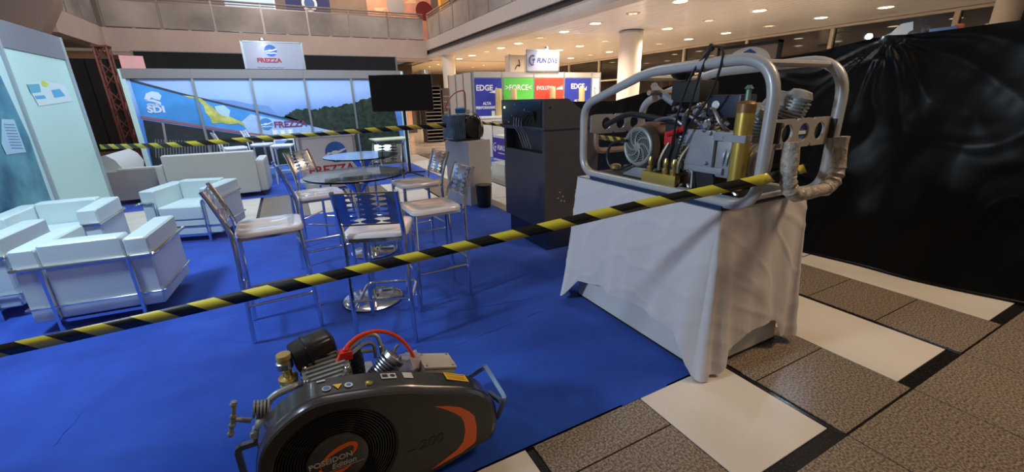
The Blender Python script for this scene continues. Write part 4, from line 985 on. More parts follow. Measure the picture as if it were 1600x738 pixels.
def holeplate(name, y, parent, m):
    # plate in XZ plane with three round holes
    w0, w1, z0, z1 = 1.93, 2.44, 1.29, 1.425; mb = MB(); holes = [2.07, 2.205, 2.34]; cz_ = 1.36; r = .043
    xs = [w0]+[(holes[i]+holes[i+1])/2 for i in range(2)]+[w1]
    for i, hx in enumerate(holes):
        N = 24; a0, a1 = xs[i], xs[i+1]; out = []; inn = []
        for k in range(N):
            t = 2*PI*(k+.5)/N; cx, sz = math.cos(t), math.sin(t)
            sx = ((a1-hx) if cx > 0 else (a0-hx))/cx if abs(cx) > 1e-6 else 1e9; sz_ = ((z1-cz_) if sz > 0 else (z0-cz_))/sz if abs(sz) > 1e-6 else 1e9
            s = min(sx, sz_); out.append((hx+cx*s, cz_+sz*s)); inn.append((hx+cx*r, cz_+sz*r))
        vs = [K(x, y, z) for x, z in out]+[K(x, y, z) for x, z in inn]+[K(x, y+.012, z) for x, z in out]+[K(x, y+.012, z) for x, z in inn]; fs = []
        for k in range(N):
            l_ = (k+1) % N; fs += [(k, l_, N+l_, N+k), (2*N+k, 3*N+k, 3*N+l_, 2*N+l_), (N+k, N+l_, 3*N+l_, 3*N+k), (k, 2*N+k, 2*N+l_, l_)]
        mb.add(vs, fs)
    return mb.build(name, m, parent, 0)
plate_m = mat('pale_plate', (.48, .44, .42), .4, .3)
holeplate('end_plate', 1.165, k0, plate_m); holeplate('end_plate', 2.45, k0, cast_pale)
MB().lathe([(.040, 0), (.042, .012), (.03, .014)], K(2.205, 1.19, 1.36), (0, -1, 0)).build('round_badge', mat('badge_blue', (.04, .12, .35), .3), k0)
MB().box(*[v for ab in zip(K(2.175, 1.172, 1.35), K(2.235, 1.176, 1.366)) for v in ab]).build('badge_stripe', print_white, k0, 0)
for hx in (2.07, 2.34): MB().lathe([(.042, 0), (.042, .006)], K(hx, 1.20, 1.36), (0, -1, 0)).build('dark_backing', mat('dark_olive', (.10, .08, .06), .6), k0)
for x in (1.97, 2.43): 
    MB().box(*[v for ab in zip(K(x-.009, 1.14, 1.32), K(x+.009, 1.165, 1.415)) for v in ab], bev=.004).build('clamp', black_mat, k0)
    for z in (1.40, 1.31): MB().lathe([(.012, 0), (.012, .012), (.006, .014)], K(x+.03, 1.163, z), (0, -1, 0), 8).build('bolt', steel, k0)
def loop(y, m, lumpy=True):
    base = fillet([K(2.0, y, 1.33), K(2.0, y-.02, 1.08), K(2.42, y-.02, 1.08), K(2.42, y, 1.33)], .17, 9)
    dense = smooth_path(base, 3); rr = [.034+.009*noise.noise(Vector((i*.35, 0, 3)))+.006*noise.noise(Vector((i*1.3, 4, 0))) if lumpy else .018 for i in range(len(dense))]
    return MB().tube(dense, rr, 12).build('wrapped_handle', m, k0, 40)
loop(1.10, mat('bubble_wrap', (.42, .37, .32), .28, 0, var=.35, vscale=30, bump=1.0, bscale=45))
MB().tube(fillet([K(2.0, 2.47, 1.33), K(2.0, 2.49, 1.16), K(2.44, 2.49, 1.16), K(2.44, 2.47, 1.33)], .08), .022, 8).build('rear_handle', mat('handle_wrap_rear', (.36, .25, .19), .4, bump=.6, bscale=60), k0)
def kb(n, x0, x1, y0, y1, z0, z1, m, bev=.005): return MB().box(x0-1.88, x1-1.88, y0-1.15, y1-1.15, z0-.992, z1-.992, bev=bev).build(n, m, k0)
kb('base_tray', 1.94, 2.46, 1.3, 2.38, 1.01, 1.035, black_mat, .003)
# electric motor, fan cover towards the aisle
mc = Vector(K(1.98, 2.02, 1.235))
MB().lathe([(.128, .0), (.150, .03), (.155, .28), (.13, .33), (.03, .35)], mc, (1, 0, 0), 36).build('motor_body', copper_dark, k0)
for k in range(14):
    a = k*2*PI/14; MB().box(.10, .30, -.003, .003, .150, .160, Matrix.Translation(mc) @ Matrix.Rotation(a, 4, 'X')).build('motor_rib', copper_dark, k0, 0)
MB().lathe([(.118, 0), (.118, .004)], mc+Vector((-.001, 0, 0)), (-1, 0, 0), 36).build('grille_backing', mat('grille_dark', (.015, .015, .016), .6), k0)
for r_ in (.112,): MB().tube([mc+Vector((-.006, r_*math.cos(a), r_*math.sin(a))) for a in [i*2*PI/48 for i in range(48)]], .013, 8, closed=True).build('fan_cover_ring', fan_grey, k0)
for r_ in (.036, .048, .060, .073, .086, .098): MB().tube([mc+Vector((-.007, r_*math.cos(a), r_*math.sin(a))) for a in [i*2*PI/40 for i in range(40)]], .0028, 5, closed=True).build('grille_ring', fan_grey, k0)
for k in range(8):
    a = k*PI/4; MB().tube([mc+Vector((-.012, (.02+.09*t)*math.cos(a+1.1*t), (.02+.09*t)*math.sin(a+1.1*t))) for t in [i/8 for i in range(9)]], .0065, 6).build('grille_spoke', fan_grey, k0)
MB().lathe([(.03, 0), (.028, .012), (.01, .016)], mc+Vector((-.006, 0, 0)), (-1, 0, 0)).build('grille_hub', fan_grey, k0)
kb('motor_foot', 1.99, 2.3, 1.88, 2.16, 1.035, 1.10, cast_pale)
# brass manifold and hoses
kb('brass_manifold', 1.905, 1.95, 1.645, 1.905, 1.04, 1.105, gold, .004)
for i, y in enumerate((1.86, 1.74, 1.68)):
    MB().lathe([(.016, 0), (.020, .01), (.020, .03), (.012, .035), (.016, .05), (.016, .07), (.01, .09)], K(1.93, y, 1.105)).build('brass_fitting', brass, k0)
for i, (y, z1) in enumerate(((1.79, 1.28), (1.675, 1.27), (1.65, 1.27))):
    MB().tube(smooth_path([K(1.93, y, 1.12), K(1.93, y, 1.17), K(1.94, y-.01, 1.22), K(1.96, y-.03, z1)]), .011, 8).build('braided_hose', mat('braided_hose', (.22, .18, .13), .4, .6), k0)
# gold filter tube
MB().lathe([(.030, 0), (.040, .01), (.041, .36), (.041, .372)], K(1.94, 1.30, 1.085), (0, 0, 1), 32).build('filter_tube', gold, k0)
MB().lathe([(.043, 0), (.043, .04), (.034, .05), (.02, .055)], K(1.94, 1.30, 1.457), (0, 0, 1), 32).build('filter_cap', mat('brown_cap', (.25, .12, .05), .4, .4), k0)
MB().lathe([(.012, 0), (.012, .05), (.02, .055), (.01, .07)], K(1.94, 1.30, 1.51)).build('filter_valve', mat('green_brass', (.2, .32, .24), .4, .5), k0)
MB().box(*[v for ab in zip(K(1.89, 1.25, 1.32), K(1.90, 1.36, 1.355)) for v in ab]).build('clamp_band', cast_pale, k0, 0)
MB().lathe([(.043, 0), (.043, .03)], K(1.94, 1.30, 1.325), (0, 0, 1), 28).build('clamp_band', cast_pale, k0)
# grey plate with bolts, bracket
MB().tri([(-1.665, 1.18), (-1.665, 1.33), (-1.62, 1.375), (-1.47, 1.365), (-1.34, 1.35), (-1.34, 1.315), (-1.45, 1.305), (-1.47, 1.19)], MW(K(1.958, 0, 0), (0, -1, 0), (0, 0, 1)))
kb('crankcase_plate', 1.955, 1.975, 1.46, 1.665, 1.175, 1.365, cast_pale, .006)
kb('plate_bracket', 1.955, 1.972, 1.33, 1.47, 1.315, 1.36, cast_pale, .003)
for (y, z) in ((1.64, 1.345), (1.485, 1.35), (1.645, 1.20), (1.49, 1.195), (1.40, 1.34)): MB().lathe([(.012, 0), (.012, .008), (.007, .013)], K(1.955, y, z), (-1, 0, 0), 6).build('bolt', steel, k0)
kb('crankcase', 1.98, 2.34, 1.36, 1.68, 1.12, 1.34, cast_pale, .03)
kb('crankcase_foot', 1.96, 2.36, 1.40, 1.70, 1.14, 1.175, cast_pale)
MB().lathe([(.075, 0), (.08, .01), (.08, .38), (.07, .40)], K(1.97, 1.52, 1.09), (1, 0, 0)).build('black_tank', rubber, k0)
for i in range(8): MB().lathe([(.017, 0), (.017, .009)], K(1.945, 1.66, 1.20+i*.017), (0, 0, 1), 12).build('spring_coil', steel, k0)
def finned(name, org, axis, r, n, step, m, cap=True):
    ax = Vector(axis).normalized(); org = Vector(org)
    c_ = MB().cyl(org, org+ax*n*step, r*.72, 20).build(name, m, k0)
    for i in range(n): MB().lathe([(r, 0), (r, step*.45)], org+ax*i*step, ax, 24).build('cooling_fin', m, c_)
    if cap: MB().lathe([(r*.9, 0), (r*.95, .012), (r*.7, .04), (r*.3, .045)], org+ax*n*step, ax, 24).build('cylinder_head', m, c_)
    return c_
finned('cylinder', K(2.10, 1.60, 1.33), (-.25, .35, 1), .055, 7, .019, cast)
finned('cylinder', K(2.14, 1.42, 1.33), (-.1, -.6, 1), .06, 7, .019, cast)
finned('cylinder', K(2.24, 1.27, 1.42), (.1, -.3, 1), .062, 6, .016, cast)
finned('cylinder', K(2.05, 1.42, 1.23), (.1, -1, -.1), .085, 7, .022, cast_pale, False)
# belt guard ring behind the near end plate
MB().tube([K(2.26+.16*math.cos(a), 1.34, 1.40+.14*math.sin(a)) for a in [i*PI/14 for i in range(15)]], .014, 8).build('belt_guard', cast_pale, k0)
finned('cylinder', K(2.28, 1.30, 1.42), (-.5, -.2, .9), .055, 5, .018, cast)
# control box with dial
kb('control_box', 1.99, 2.12, 1.37, 1.56, 1.43, 1.54, mat('navy_box', (.02, .025, .05), .35), .01)
MB().lathe([(.022, 0), (.022, .006), (.016, .008)], K(1.988, 1.50, 1.49), (-1, 0, 0), 20).build('dial', mat('dial_white', (.7, .72, .75), .3), k0)
MB().lathe([(.028, 0), (.028, .03), (.015, .04)], K(1.985, 1.52, 1.39), (-1, 0, 0), 20).build('round_valve', steel, k0)
kb('hose_bundle_box', 2.0, 2.16, 1.62, 1.82, 1.50, 1.62, black_mat, .03)
for i, P_ in enumerate([[(1.97, 1.78, 1.42), (1.95, 1.70, 1.44), (1.95, 1.62, 1.43), (1.97, 1.56, 1.38)], [(1.98, 1.9, 1.40), (1.95, 1.75, 1.42), (1.95, 1.66, 1.38)], [(2.0, 1.66, 1.30), (1.95, 1.665, 1.40), (1.95, 1.64, 1.46), (2.02, 1.60, 1.50)], [(2.02, 1.56, 1.45), (1.97, 1.50, 1.47), (1.96, 1.44, 1.40), (2.0, 1.42, 1.36)]]):
    MB().tube(smooth_path([K(*p) for p in P_]), .010, 8).build('steel_pipe', steel, k0)
MB().tube([K(1.94, 1.755, 1.33), K(1.94, 1.64, 1.37)], .016, 8).build('red_sleeve', red_plastic, k0)
kb('red_coupling', 1.99, 2.06, 1.77, 1.83, 1.26, 1.34, red_plastic, .01)
kb('belt_cover', 2.0, 2.4, 1.72, 1.84, 1.10, 1.44, black_mat, .02)
MB().tube(smooth_path([K(1.92, 2.28, 1.36), K(1.96, 2.12, 1.43), K(1.98, 1.95, 1.42), K(2.0, 1.8, 1.40), K(2.0, 1.68, 1.38)]), .018, 8).build('thick_black_hose', rubber, k0)
MB().tube(smooth_path([K(1.95, 2.1, 1.27), K(1.93, 2.22, 1.24), K(1.92, 2.25, 1.14), K(1.93, 2.18, 1.07), K(1.96, 2.05, 1.12)]), .009, 8).build('power_cable', rubber, k0)
MB().tube(smooth_path([K(2.38, 2.30, 1.52), K(2.2, 2.14, 1.60), K(2.05, 1.98, 1.58), K(2.02, 1.8, 1.50)], 5), .022, 8).build('air_duct', cast_pale, k0)
MB().lathe([(.02, 0), (.035, .01), (.035, .03), (.02, .04)], K(1.94, 2.18, 1.07), (0, 0, 1)).build('brass_plug', brass, k0)
for i in range(14):
    a = Vector(K(1.96+rnd.uniform(0, .1), 1.35+rnd.uniform(0, .45), 1.38+rnd.uniform(-.02, .10)))
    MB().lathe([(.010, 0), (.014, .006), (.014, .02), (.008, .03)], a, (rnd.uniform(-1, 0), rnd.uniform(-1, 1), rnd.uniform(-.2, 1)), 8).build('pipe_fitting', steel, k0)
for i in range(9):
    a = Vector(K(1.93+rnd.uniform(0, .1), 1.30+rnd.uniform(0, .35), 1.045)); MB().lathe([(.008, 0), (.012, .008), (.008, .03)], a, (rnd.uniform(-.4, .4), rnd.uniform(-1, 1), .5), 8).build('pipe_fitting', steel, k0)
MB().tube([K(1.91, 1.62, 1.045), K(1.91, 1.25, 1.05)], .007, 6).build('tie_rod', steel, k0)
MB().tube([K(1.93, 1.55, 1.05), K(1.95, 1.57, 1.13), K(1.95, 1.60, 1.15)], .006, 6).build('bent_rod', steel, k0)
# drooping black leads over the top
kn = K(1.90, 1.50, 1.76)
for P_ in ([(1.90, 1.50, 1.765), (1.875, 1.58, 1.64), (1.89, 1.66, 1.42), (1.93, 1.70, 1.27)], [(1.90, 1.50, 1.765), (1.872, 1.52, 1.66), (1.87, 1.56, 1.50), (1.90, 1.62, 1.30)],
           [(1.90, 1.50, 1.765), (1.89, 1.43, 1.745), (1.87, 1.415, 1.66), (1.88, 1.47, 1.52), (1.90, 1.60, 1.36), (1.92, 1.67, 1.20)], [(1.90, 1.50, 1.765), (1.95, 1.58, 1.70), (2.02, 1.66, 1.62), (2.05, 1.72, 1.60)], [(1.90, 1.50, 1.76), (1.93, 1.6, 1.68), (1.98, 1.7, 1.66), (2.05, 1.75, 1.60)]):
    MB().tube(smooth_path([K(*p) for p in P_], 8), .0062, 7).build('black_lead', rubber, k0)
MB().lathe([(.006, -.02), (.014, -.01), (.014, .012), (.006, .02)], kn, (.3, .6, 1)).build('lead_clip', black_mat, k0)
MB().sphere(K(2.04, 1.78, 1.66), .045, 14, (1.2, 1.6, .8)).build('black_bundle', rubber, k0)

# ================================================================== FOREGROUND COMPRESSOR
p0 = thing('belt_guard_compressor', 'dark grey compressor with big round fan grille, orange stripe and red hose in the foreground', 'compressor', (.16, 1.6, .008))
def P(x, y, z): return (x-.16, y-1.6, z-.008)
guard = mat('guard_dark', (.030, .027, .026), .34, .35, coat=.3)
rimm = mat('guard_rim', (.085, .085, .09), .25, .6, coat=.3)
orange = mat('orange_stripe', (.75, .12, .015), .35)
raw = [( .0, .55), (.12, .525), (.24, .49), (.33, .452), (.42, .415), (.50, .378), (.56, .335), (.60, .285), (.622, .22), (.62, .14), (.60, .095), (.52, .072), (.42, .05), (.30, .028), (.1, .016), (-.02, .014), (-.12, .03), (-.20, .085), (-.26, .16), (-.293, .25), (-.29, .34), (-.265, .43), (-.21, .495), (-.14, .538), (-.07, .556)]
sm = [(v.x, v.y) for v in smooth_path([(x, z, 0) for x, z in raw+[raw[0]]], 4)][:-1]
gcx, gcz = -.035, .285; N = len(sm); ro = .212
def ringv(off, y):
    return [P(gcx+(x-gcx)*(1-off), y, gcz+(z-gcz)*(1-off)) for x, z in sm]
hole = []
for x, z in sm:
    a = math.atan2(z-gcz, x-gcx); hole.append((gcx+ro*math.cos(a), gcz+ro*math.sin(a)))
hv = lambda y, s=1: [P(gcx+(x-gcx)*s, y, gcz+(z-gcz)*s) for x, z in hole]
def bridge(rings):
    vs = [v for r_ in rings for v in r_]; fs = []
    for i in range(len(rings)-1):
        for k in range(N): fs.append((i*N+k, i*N+(k+1) % N, (i+1)*N+(k+1) % N, (i+1)*N+k))
    return MB().add(vs, fs)
bridge([hv(1.43), hv(1.388), hv(1.381, 1.03), hv(1.380, 1.06), ringv(.045, 1.380)]).build('front_cover', guard, p0, 40)
bridge([ringv(.045, 1.380), ringv(.018, 1.386), ringv(.0, 1.402), ringv(.0, 1.41), ringv(-.012, 1.415), ringv(-.012, 1.515), ringv(.03, 1.525), ringv(.2, 1.525)]).build('outer_rim', rimm, p0, 30)
MB().prism([(x, z) for x, z in [(gcx+(a-gcx)*.98, gcz+(b-gcz)*.98) for a, b in sm]], FRONT(-.16, 1.50-1.6, -.008), -.015).build('back_plate', black_mat, p0, 0)
MB().lathe([(ro, 0), (ro, -.01)], P(gcx, 1.43, gcz), (0, -1, 0), 48).build('fan_backing', black_mat, p0)
for i in range(11):
    r_ = .108+i*.0098
    MB().tube([P(gcx+r_*math.cos(a), 1.395, gcz+r_*math.sin(a)) for a in [k*2*PI/64 for k in range(64)]], .0032, 6, closed=True).build('grille_ring', black_gloss, p0)
for k in range(9):
    a = k*2*PI/9+.35; MB().box(.10, .212, -.004, .004, -.006, .006, Matrix.Translation(P(gcx, 1.40, gcz)) @ Matrix.Rotation(-a, 4, 'Y')).build('grille_spoke', black_mat, p0, 0)
for k in range(12):
    a = k*2*PI/12; MB().box(.08, .2, -.002, .002, -.028, .028, Matrix.Translation(P(gcx, 1.44, gcz)) @ Matrix.Rotation(-a, 4, 'Y') @ Matrix.Rotation(.6, 4, 'X')).build('fan_blade', mat('blade_dark', (.02, .02, .02), .35), p0, 0)
hub = MB().lathe([(.108, 0), (.107, .018), (.10, .022), (.03, .022)], P(gcx, 1.403, gcz), (0, -1, 0), 48).build('hub_disc', mat('hub_grey', (.055, .052, .05), .4, .3), p0)
hy = 1.3805-1.6
def sw(cx, cz_, R0, R1, a0, a1, w):
    o = []; i_ = []
    for k in range(17):
        t = k/16; a = math.radians(a0+(a1-a0)*t); ww = w*math.sin(PI*min(1, t*.85+.12))
        ca, sa = math.cos(a), math.sin(a); tilt = .45
        x0, z0 = R0*ca, R1*sa; x1, z1 = (R0-ww)*ca, (R1-ww)*sa
        rot = lambda x, z: (cx+x*math.cos(tilt)-z*math.sin(tilt), cz_+x*math.sin(tilt)+z*math.cos(tilt))
        o.append(rot(x0, z0)); i_.append(rot(x1, z1))
    return o+i_[::-1]
MB().tri(sw(.0, .0, .075, .038, -60, 175, .02), FRONT(gcx+.005-.16, hy-.0005, gcz+.02-.008)).build('orange_swirl', orange, hub, 0)
MB().tri(sw(.0, .0, .075, .05, 150, 290, .022), FRONT(gcx+.0-.16, hy-.0005, gcz-.005-.008)).build('orange_swirl', orange, hub, 0)
silver = mat('silver_print', (.45, .44, .42), .35, .3)
text('lettering', 'POSEIDON', .031, silver, hub, FRONT(-.135-.16, hy-.0015, .288-.008), ext=.0005, thick=.0009, wscale=1.0)
text('lettering', 'Edition', .031, silver, hub, FRONT(-.062-.16, hy-.0015, .258-.008), ext=.0005, shear=.2, thick=.0008)
MB().box(-.072-.16, .055-.16, hy-.001, hy, .249-.008, .2505-.008).build('underline', silver, hub, 0)
fy = 1.380-1.6-.0006
os_ = [(.34, .375), (.40, .352), (.45, .325), (.490, .285), (.512, .25), (.518, .19), (.512, .12), (.50, .108), (.44, .085), (.30, .062), (.36, .085), (.42, .11), (.452, .14), (.465, .19), (.462, .24), (.45, .275), (.42, .31), (.38, .345)]
MB().tri([(x-.16, z-.008) for x, z in os_], MW((0, fy, 0), (1, 0, 0), (0, 0, 1))).build('orange_stripe', orange, p0, 0)
text('lettering', '200', .062, mat('black_print', (.004, .004, .004), .35), p0, FRONT(.262-.16, fy-.0004, .187-.008), ext=.0006, thick=.0012, shear=.15, wscale=1.15)
MB().box(.215-.16, .25-.16, fy-.0008, fy, .200-.008, .203-.008).build('underline', MATS['black_print'], p0, 0)
# stickers on the top of the rim
def rimz(x):
    c = [(a, b) for a, b in sm if b > .3]; c.sort(); return interp(c, x)
def sticker(name, x0, x1, y0, y1, m, shape=None, par=p0, lift=.0025):
    k_ = 1.012; za, zb = gcz+(rimz(x0)-gcz)*k_+lift+.002, gcz+(rimz(x1)-gcz)*k_+lift+.002
    xm = (x0+x1)/2; lift += .003*(x1-x0 > .07); sl_ = (zb-za)/(x1-x0); zm = max((za+zb)/2, gcz+(rimz(xm)-gcz)*k_+lift)
    M = MW(P(xm, (y0+y1)/2, zm), (1, 0, sl_), (0, 1, 0)); w, h = (x1-x0)/2, (y1-y0)/2
    poly = shape(w, h) if shape else [(-w, -h), (w, -h), (w, h), (-w, h)]
    return MB().prism(poly, M, .0008).build(name, m, par, 0)
rnd_ = lambda w, h: disc(min(w, h), 20)
trg = lambda w, h: [(-w, h), (w, h), (0, -h)]
sb = mat('sticker_blue', (.06, .15, .42), .4); swh = mat('sticker_white', (.62, .60, .56), .4); sy_ = mat('sticker_yellow', (.85, .50, .02), .4)
sticker('round_sticker', -.045, -.015, 1.43, 1.46, swh, rnd_); sticker('round_sticker_centre', -.041, -.019, 1.434, 1.456, sb, rnd_, lift=.0035)
sticker('triangle_sticker', -.008, .024, 1.43, 1.46, sy_, trg)
sticker('round_sticker', .03, .06, 1.43, 1.46, swh, rnd_); sticker('round_sticker_centre', .037, .053, 1.437, 1.453, sb, rnd_, lift=.0035)
sticker('label', -.06, -.03, 1.495, 1.503, swh)
sticker('label', .165, .225, 1.46, 1.495, swh); sticker('label_print', .170, .192, 1.468, 1.488, MATS['print_black'], lift=.0035); sticker('label_print', .20, .22, 1.466, 1.49, MATS['print_black'], rnd_, lift=.0035)
sticker('label', .25, .29, 1.46, 1.50, swh)
sticker('yellow_label', .42, .53, 1.455, 1.51, sy_); sticker('label_print', .43, .52, 1.498, 1.500, MATS['print_black'], lift=.0035); sticker('label_print', .43, .515, 1.480, 1.484, mat('print_ochre', (.35, .2, .02), .5), lift=.0035); sticker('label_print', .43, .515, 1.468, 1.471, MATS['print_ochre'], lift=.0035)
MB().lathe([(.014, 0), (.014, .006), (.008, .009)], P(.115, 1.44, rimz(.115)+.004), (.3, 0, 1), 16).build('brass_plug', brass, p0)
for x in (-.06, .02, .10, .2, .33, .45): MB().lathe([(.005, 0), (.005, .003)], P(x, 1.3875, rimz(x)-.012), (0, -1, .6), 8).build('rivet', steel, p0)
# frame and carry handles
dg = mat('dark_frame_paint', (.10, .12, .15), .35, .4); sb2 = mat('steel_blue_frame', (.16, .23, .34), .35, .4)
for y in (1.56, 1.92): MB().box(-.28-.16, .62-.16, y-.02-1.6, y+.02-1.6, .0, .045).build('base_rail', dg, p0, 0)
for x in (-.28, .58): MB().box(x-.02-.16, x+.02-.16, 1.58-1.6, 1.90-1.6, .0, .045).build('base_rail', dg, p0, 0)
MB().tube(fillet([P(-.27, 1.56, .05), P(-.36, 1.56, .08), P(-.36, 1.56, .345), P(-.26, 1.56, .345)], .015, 2), .012, square=True).build('carry_handle', dg, p0, 20)
MB().tube(fillet([P(.56, 1.88, .05), P(.64, 1.80, .12), P(.655, 1.57, .335), P(.655, 1.345+.02, .30), P(.645, 1.43, .15), P(.62, 1.54, .06)], .015, 2), .011, square=True).build('carry_handle', sb2, p0, 20)
MB().tube([P(.655, 1.545, .20), P(.655, 1.415, .245)], .011, square=True).build('handle_web', sb2, p0, 20)
# compressor block
MB().box(-.14-.16, .18-.16, 1.54-1.6, 1.86-1.6, .05, .36, bev=.03).build('crankcase', cast, p0)
MB().lathe([(.085, 0), (.095, .02), (.09, .10), (.07, .14)], P(0.02, 1.66, .34), (-.25, -.1, 1)).build('cylinder_block', cast, p0)
def headcap(cx, ay):
    ax = Vector((-.06, -.42, 1)).normalized(); ex = Vector((1, 0, .06)).normalized(); M = MW(P(-.02, 1.62, .520), ex, ax.cross(ex))
    oct_ = [(.085*math.cos(PI/8+k*PI/4)*(1.12 if k in (0, 3, 4, 7) else 1), .085*math.sin(PI/8+k*PI/4)) for k in range(8)]
    h = MB().prism([(x*1.0, y*1.0) for x, y in oct_], M @ Matrix.Translation((0, 0, -.12)), .10).build('cylinder_body', cast, p0)
    h = MB().prism(oct_, M, .022).build('cylinder_head', cast, p0)
    for k in range(7):
        y = -.058+k*.0193; w = .075-abs(k-3)*.008
        MB().box(-w, w, y-.004, y+.004, .022, .034, M).build('head_rib', cast, h, 0)
    for k in range(8):
        a = PI/8+k*PI/4; MB().lathe([(.009, 0), (.009, .012), (.005, .015)], M @ Vector((.082*math.cos(a), .082*math.sin(a), .018)), ax, 6).build('head_bolt', steel, h)
    for k in range(20):
        a = k*2*PI/20; MB().box(.080, .094, -.003, .003, -.07, .01, M @ Matrix.Rotation(a, 4, 'Z')).build('side_fin', cast, h, 0)
headcap(0, 0)
# air filter
ax = Vector((1, .25, .12)).normalized()
M = Matrix.Translation(P(-.055, 1.71, .585)) @ Matrix.Rotation(.22, 4, 'Z') @ Matrix.Rotation(-.12, 4, 'Y')
fm = MB(); secs = []
ob_ = [(.075*math.cos(t)*(1), .052*math.sin(t)) for t in [i*2*PI/28 for i in range(28)]]
def superell(rx, rz, n=28): return [(rx*math.copysign(abs(math.cos(t))**.45, math.cos(t)), rz*math.copysign(abs(math.sin(t))**.45, math.sin(t))) for t in [i*2*PI/n for i in range(n)]]
seq = [(-.080, .055, .040), (-.075, .066, .050), (-.03, .070, .054), (-.028, .076, .060), (-.018, .076, .060), (-.016, .070, .054), (.055, .068, .052), (.070, .058, .044), (.076, .045, .033)]
vs = []; fs = []
for (x, ry, rz_) in seq:
    for (u, w) in superell(ry, rz_): vs.append(M @ Vector((x*1.05, u*.9, w)))
for i in range(len(seq)-1):
    for k in range(28): fs.append((i*28+k, i*28+(k+1) % 28, (i+1)*28+(k+1) % 28, (i+1)*28+k))
fs.append(tuple(range(28))[::-1]); fs.append(tuple((len(seq)-1)*28+k for k in range(28)))
MB().add(vs, fs).build('air_filter', mat('filter_black', (.012, .012, .013), .3), p0, 50)
MB().tube([P(-.10, 1.66, .50), P(-.06, 1.67, .55)], .024, 14).build('intake_pipe', rubber, p0)
# brass valve stack
MB().lathe([(.018, 0), (.03, .01), (.034, .02), (.034, .03), (.02, .034), (.036, .045), (.036, .06), (.018, .065), (.018, .11), (.026, .112), (.026, .125), (.024, .14), (.02, .142)], P(-.16, 1.66, .460), (0, 0, 1), 24).build('brass_safety_valve', brass, p0)
MB().lathe([(.02, 0), (.03, .01), (.03, .035), (.02, .04)], P(-.162, 1.66, .555), (0, 0, 1), 16).build('valve_nut', steel, p0)
MB().lathe([(.026, 0), (.028, .006), (.026, .02), (.01, .022)], P(-.16, 1.66, .604), (0, 0, 1), 20).build('wooden_cap', mat('ochre_cap', (.36, .25, .08), .6), p0)
MB().tube(smooth_path([P(-.245, 1.6, .34), P(-.25, 1.6, .44), P(-.215, 1.6, .49), P(-.15, 1.61, .50), P(-.10, 1.63, .49)]), .014, 10).build('grey_pipe', cast_pale, p0)
# left filling valve with T handle
for (a, b, r_) in ((( -.215, 1.58, .40), (-.285, 1.58, .43), .020), ((-.26, 1.58, .37), (-.26, 1.58, .49), .022), ((-.29, 1.58, .345), (-.27, 1.58, .40), .024), ((-.30, 1.58, .43), (-.345, 1.58, .455), .010)):
    MB().cyl(P(*a), P(*b), r_, 12, r_*.9).build('filling_valve', cast, p0)
for i in range(5): MB().lathe([(.032, 0), (.032, .007)], P(-.285+i*.011, 1.58, .475-i*.003), (1, 0, -.2), 16).build('valve_fin', cast, p0)
MB().sphere(P(-.262, 1.565, .415), .030, 14).build('valve_boss', cast, p0)
for (x, z) in ((-.29, .375), (-.235, .44), (-.24, .375)): MB().lathe([(.012, 0), (.02, .005), (.02, .022), (.012, .028)], P(x, 1.575, z), (-.3, -1, .2), 8).build('valve_nut', cast, p0)
MB().box(-.305-.16, -.255-.16, 1.56-1.6, 1.60-1.6, .345, .385, bev=.008).build('valve_body', cast, p0)
MB().tube([P(-.372, 1.58, .395), P(-.362, 1.58, .425), P(-.352, 1.58, .455), P(-.343, 1.58, .49), P(-.335, 1.58, .53)], [.010, .007, .010, .007, .010], 10).build('t_handle', cast, p0)
for z, x in ((.40, -.371), (.435, -.359), (.47, -.349), (.52, -.338)): MB().sphere(P(x, 1.58, z), .0125, 10).build('t_handle_boss', cast, p0)
MB().cyl(P(-.245, 1.57, .335), P(-.225, 1.57, .385), .011, 10).build('gauge_stub', chrome, p0)
# second cylinder, finned, tilted right
q0 = Vector(P(.13, 1.60, .405)); ax = Vector((.78, .1, .62)).normalized()
cy = MB().cyl(q0, q0+ax*.13, .030, 18).build('second_cylinder', cast, p0)
for i in range(9): MB().lathe([(.046+.001*i, 0), (.046+.001*i, .006)], q0+ax*(.02+.0125*i), ax, 24).build('cooling_fin', steel, cy)
MB().lathe([(.050, 0), (.052, .02), (.03, .03)], q0+ax*.135, ax, 24).build('cylinder_head', steel, cy)
for k in range(4): MB().lathe([(.006, 0), (.006, .02)], q0+ax*.16+Vector((.0, .035*math.cos(k*PI/2), .035*math.sin(k*PI/2))), ax, 6).build('head_bolt', steel, cy)
MB().cyl(P(.235, 1.555, .455), P(.245, 1.545, .42), .013, 8).build('chrome_plug', chrome, p0)
for P_ in ([(.07, 1.64, .575), (.13, 1.66, .605), (.19, 1.66, .60), (.205, 1.64, .54)], [(.08, 1.63, .56), (.14, 1.66, .575), (.175, 1.66, .56), (.175, 1.65, .50)], [(.05, 1.68, .52), (.12, 1.68, .53), (.17, 1.68, .52)]):
    MB().tube(smooth_path([P(*p) for p in P_]), .0085, 8).build('steel_pipe', steel, p0)
MB().cyl(P(.205, 1.64, .555), P(.207, 1.635, .51), .012, 8).build('pipe_nut', steel, p0)
MB().cyl(P(.09, 1.66, .42), P(.09, 1.66, .56), .032, 18).build('dark_cylinder', mat('navy_cylinder', (.03, .04, .07), .3, .5), p0)
for i in range(6): MB().lathe([(.038, 0), (.038, .007)], P(.09, 1.66, .43+i*.018), (0, 0, 1), 20).build('cooling_fin', MATS['navy_cylinder'], p0)
MB().box(.035-.16, .085-.16, 1.615-1.6, 1.655-1.6, .535, .575, Matrix.Translation((0, 0, 0)), bev=.006).build('red_valve', red_plastic, p0)
MB().lathe([(.012, 0), (.014, .02), (.006, .03)], P(.06, 1.635, .57), (.2, 0, 1), 10).build('red_knob', red_plastic, p0)
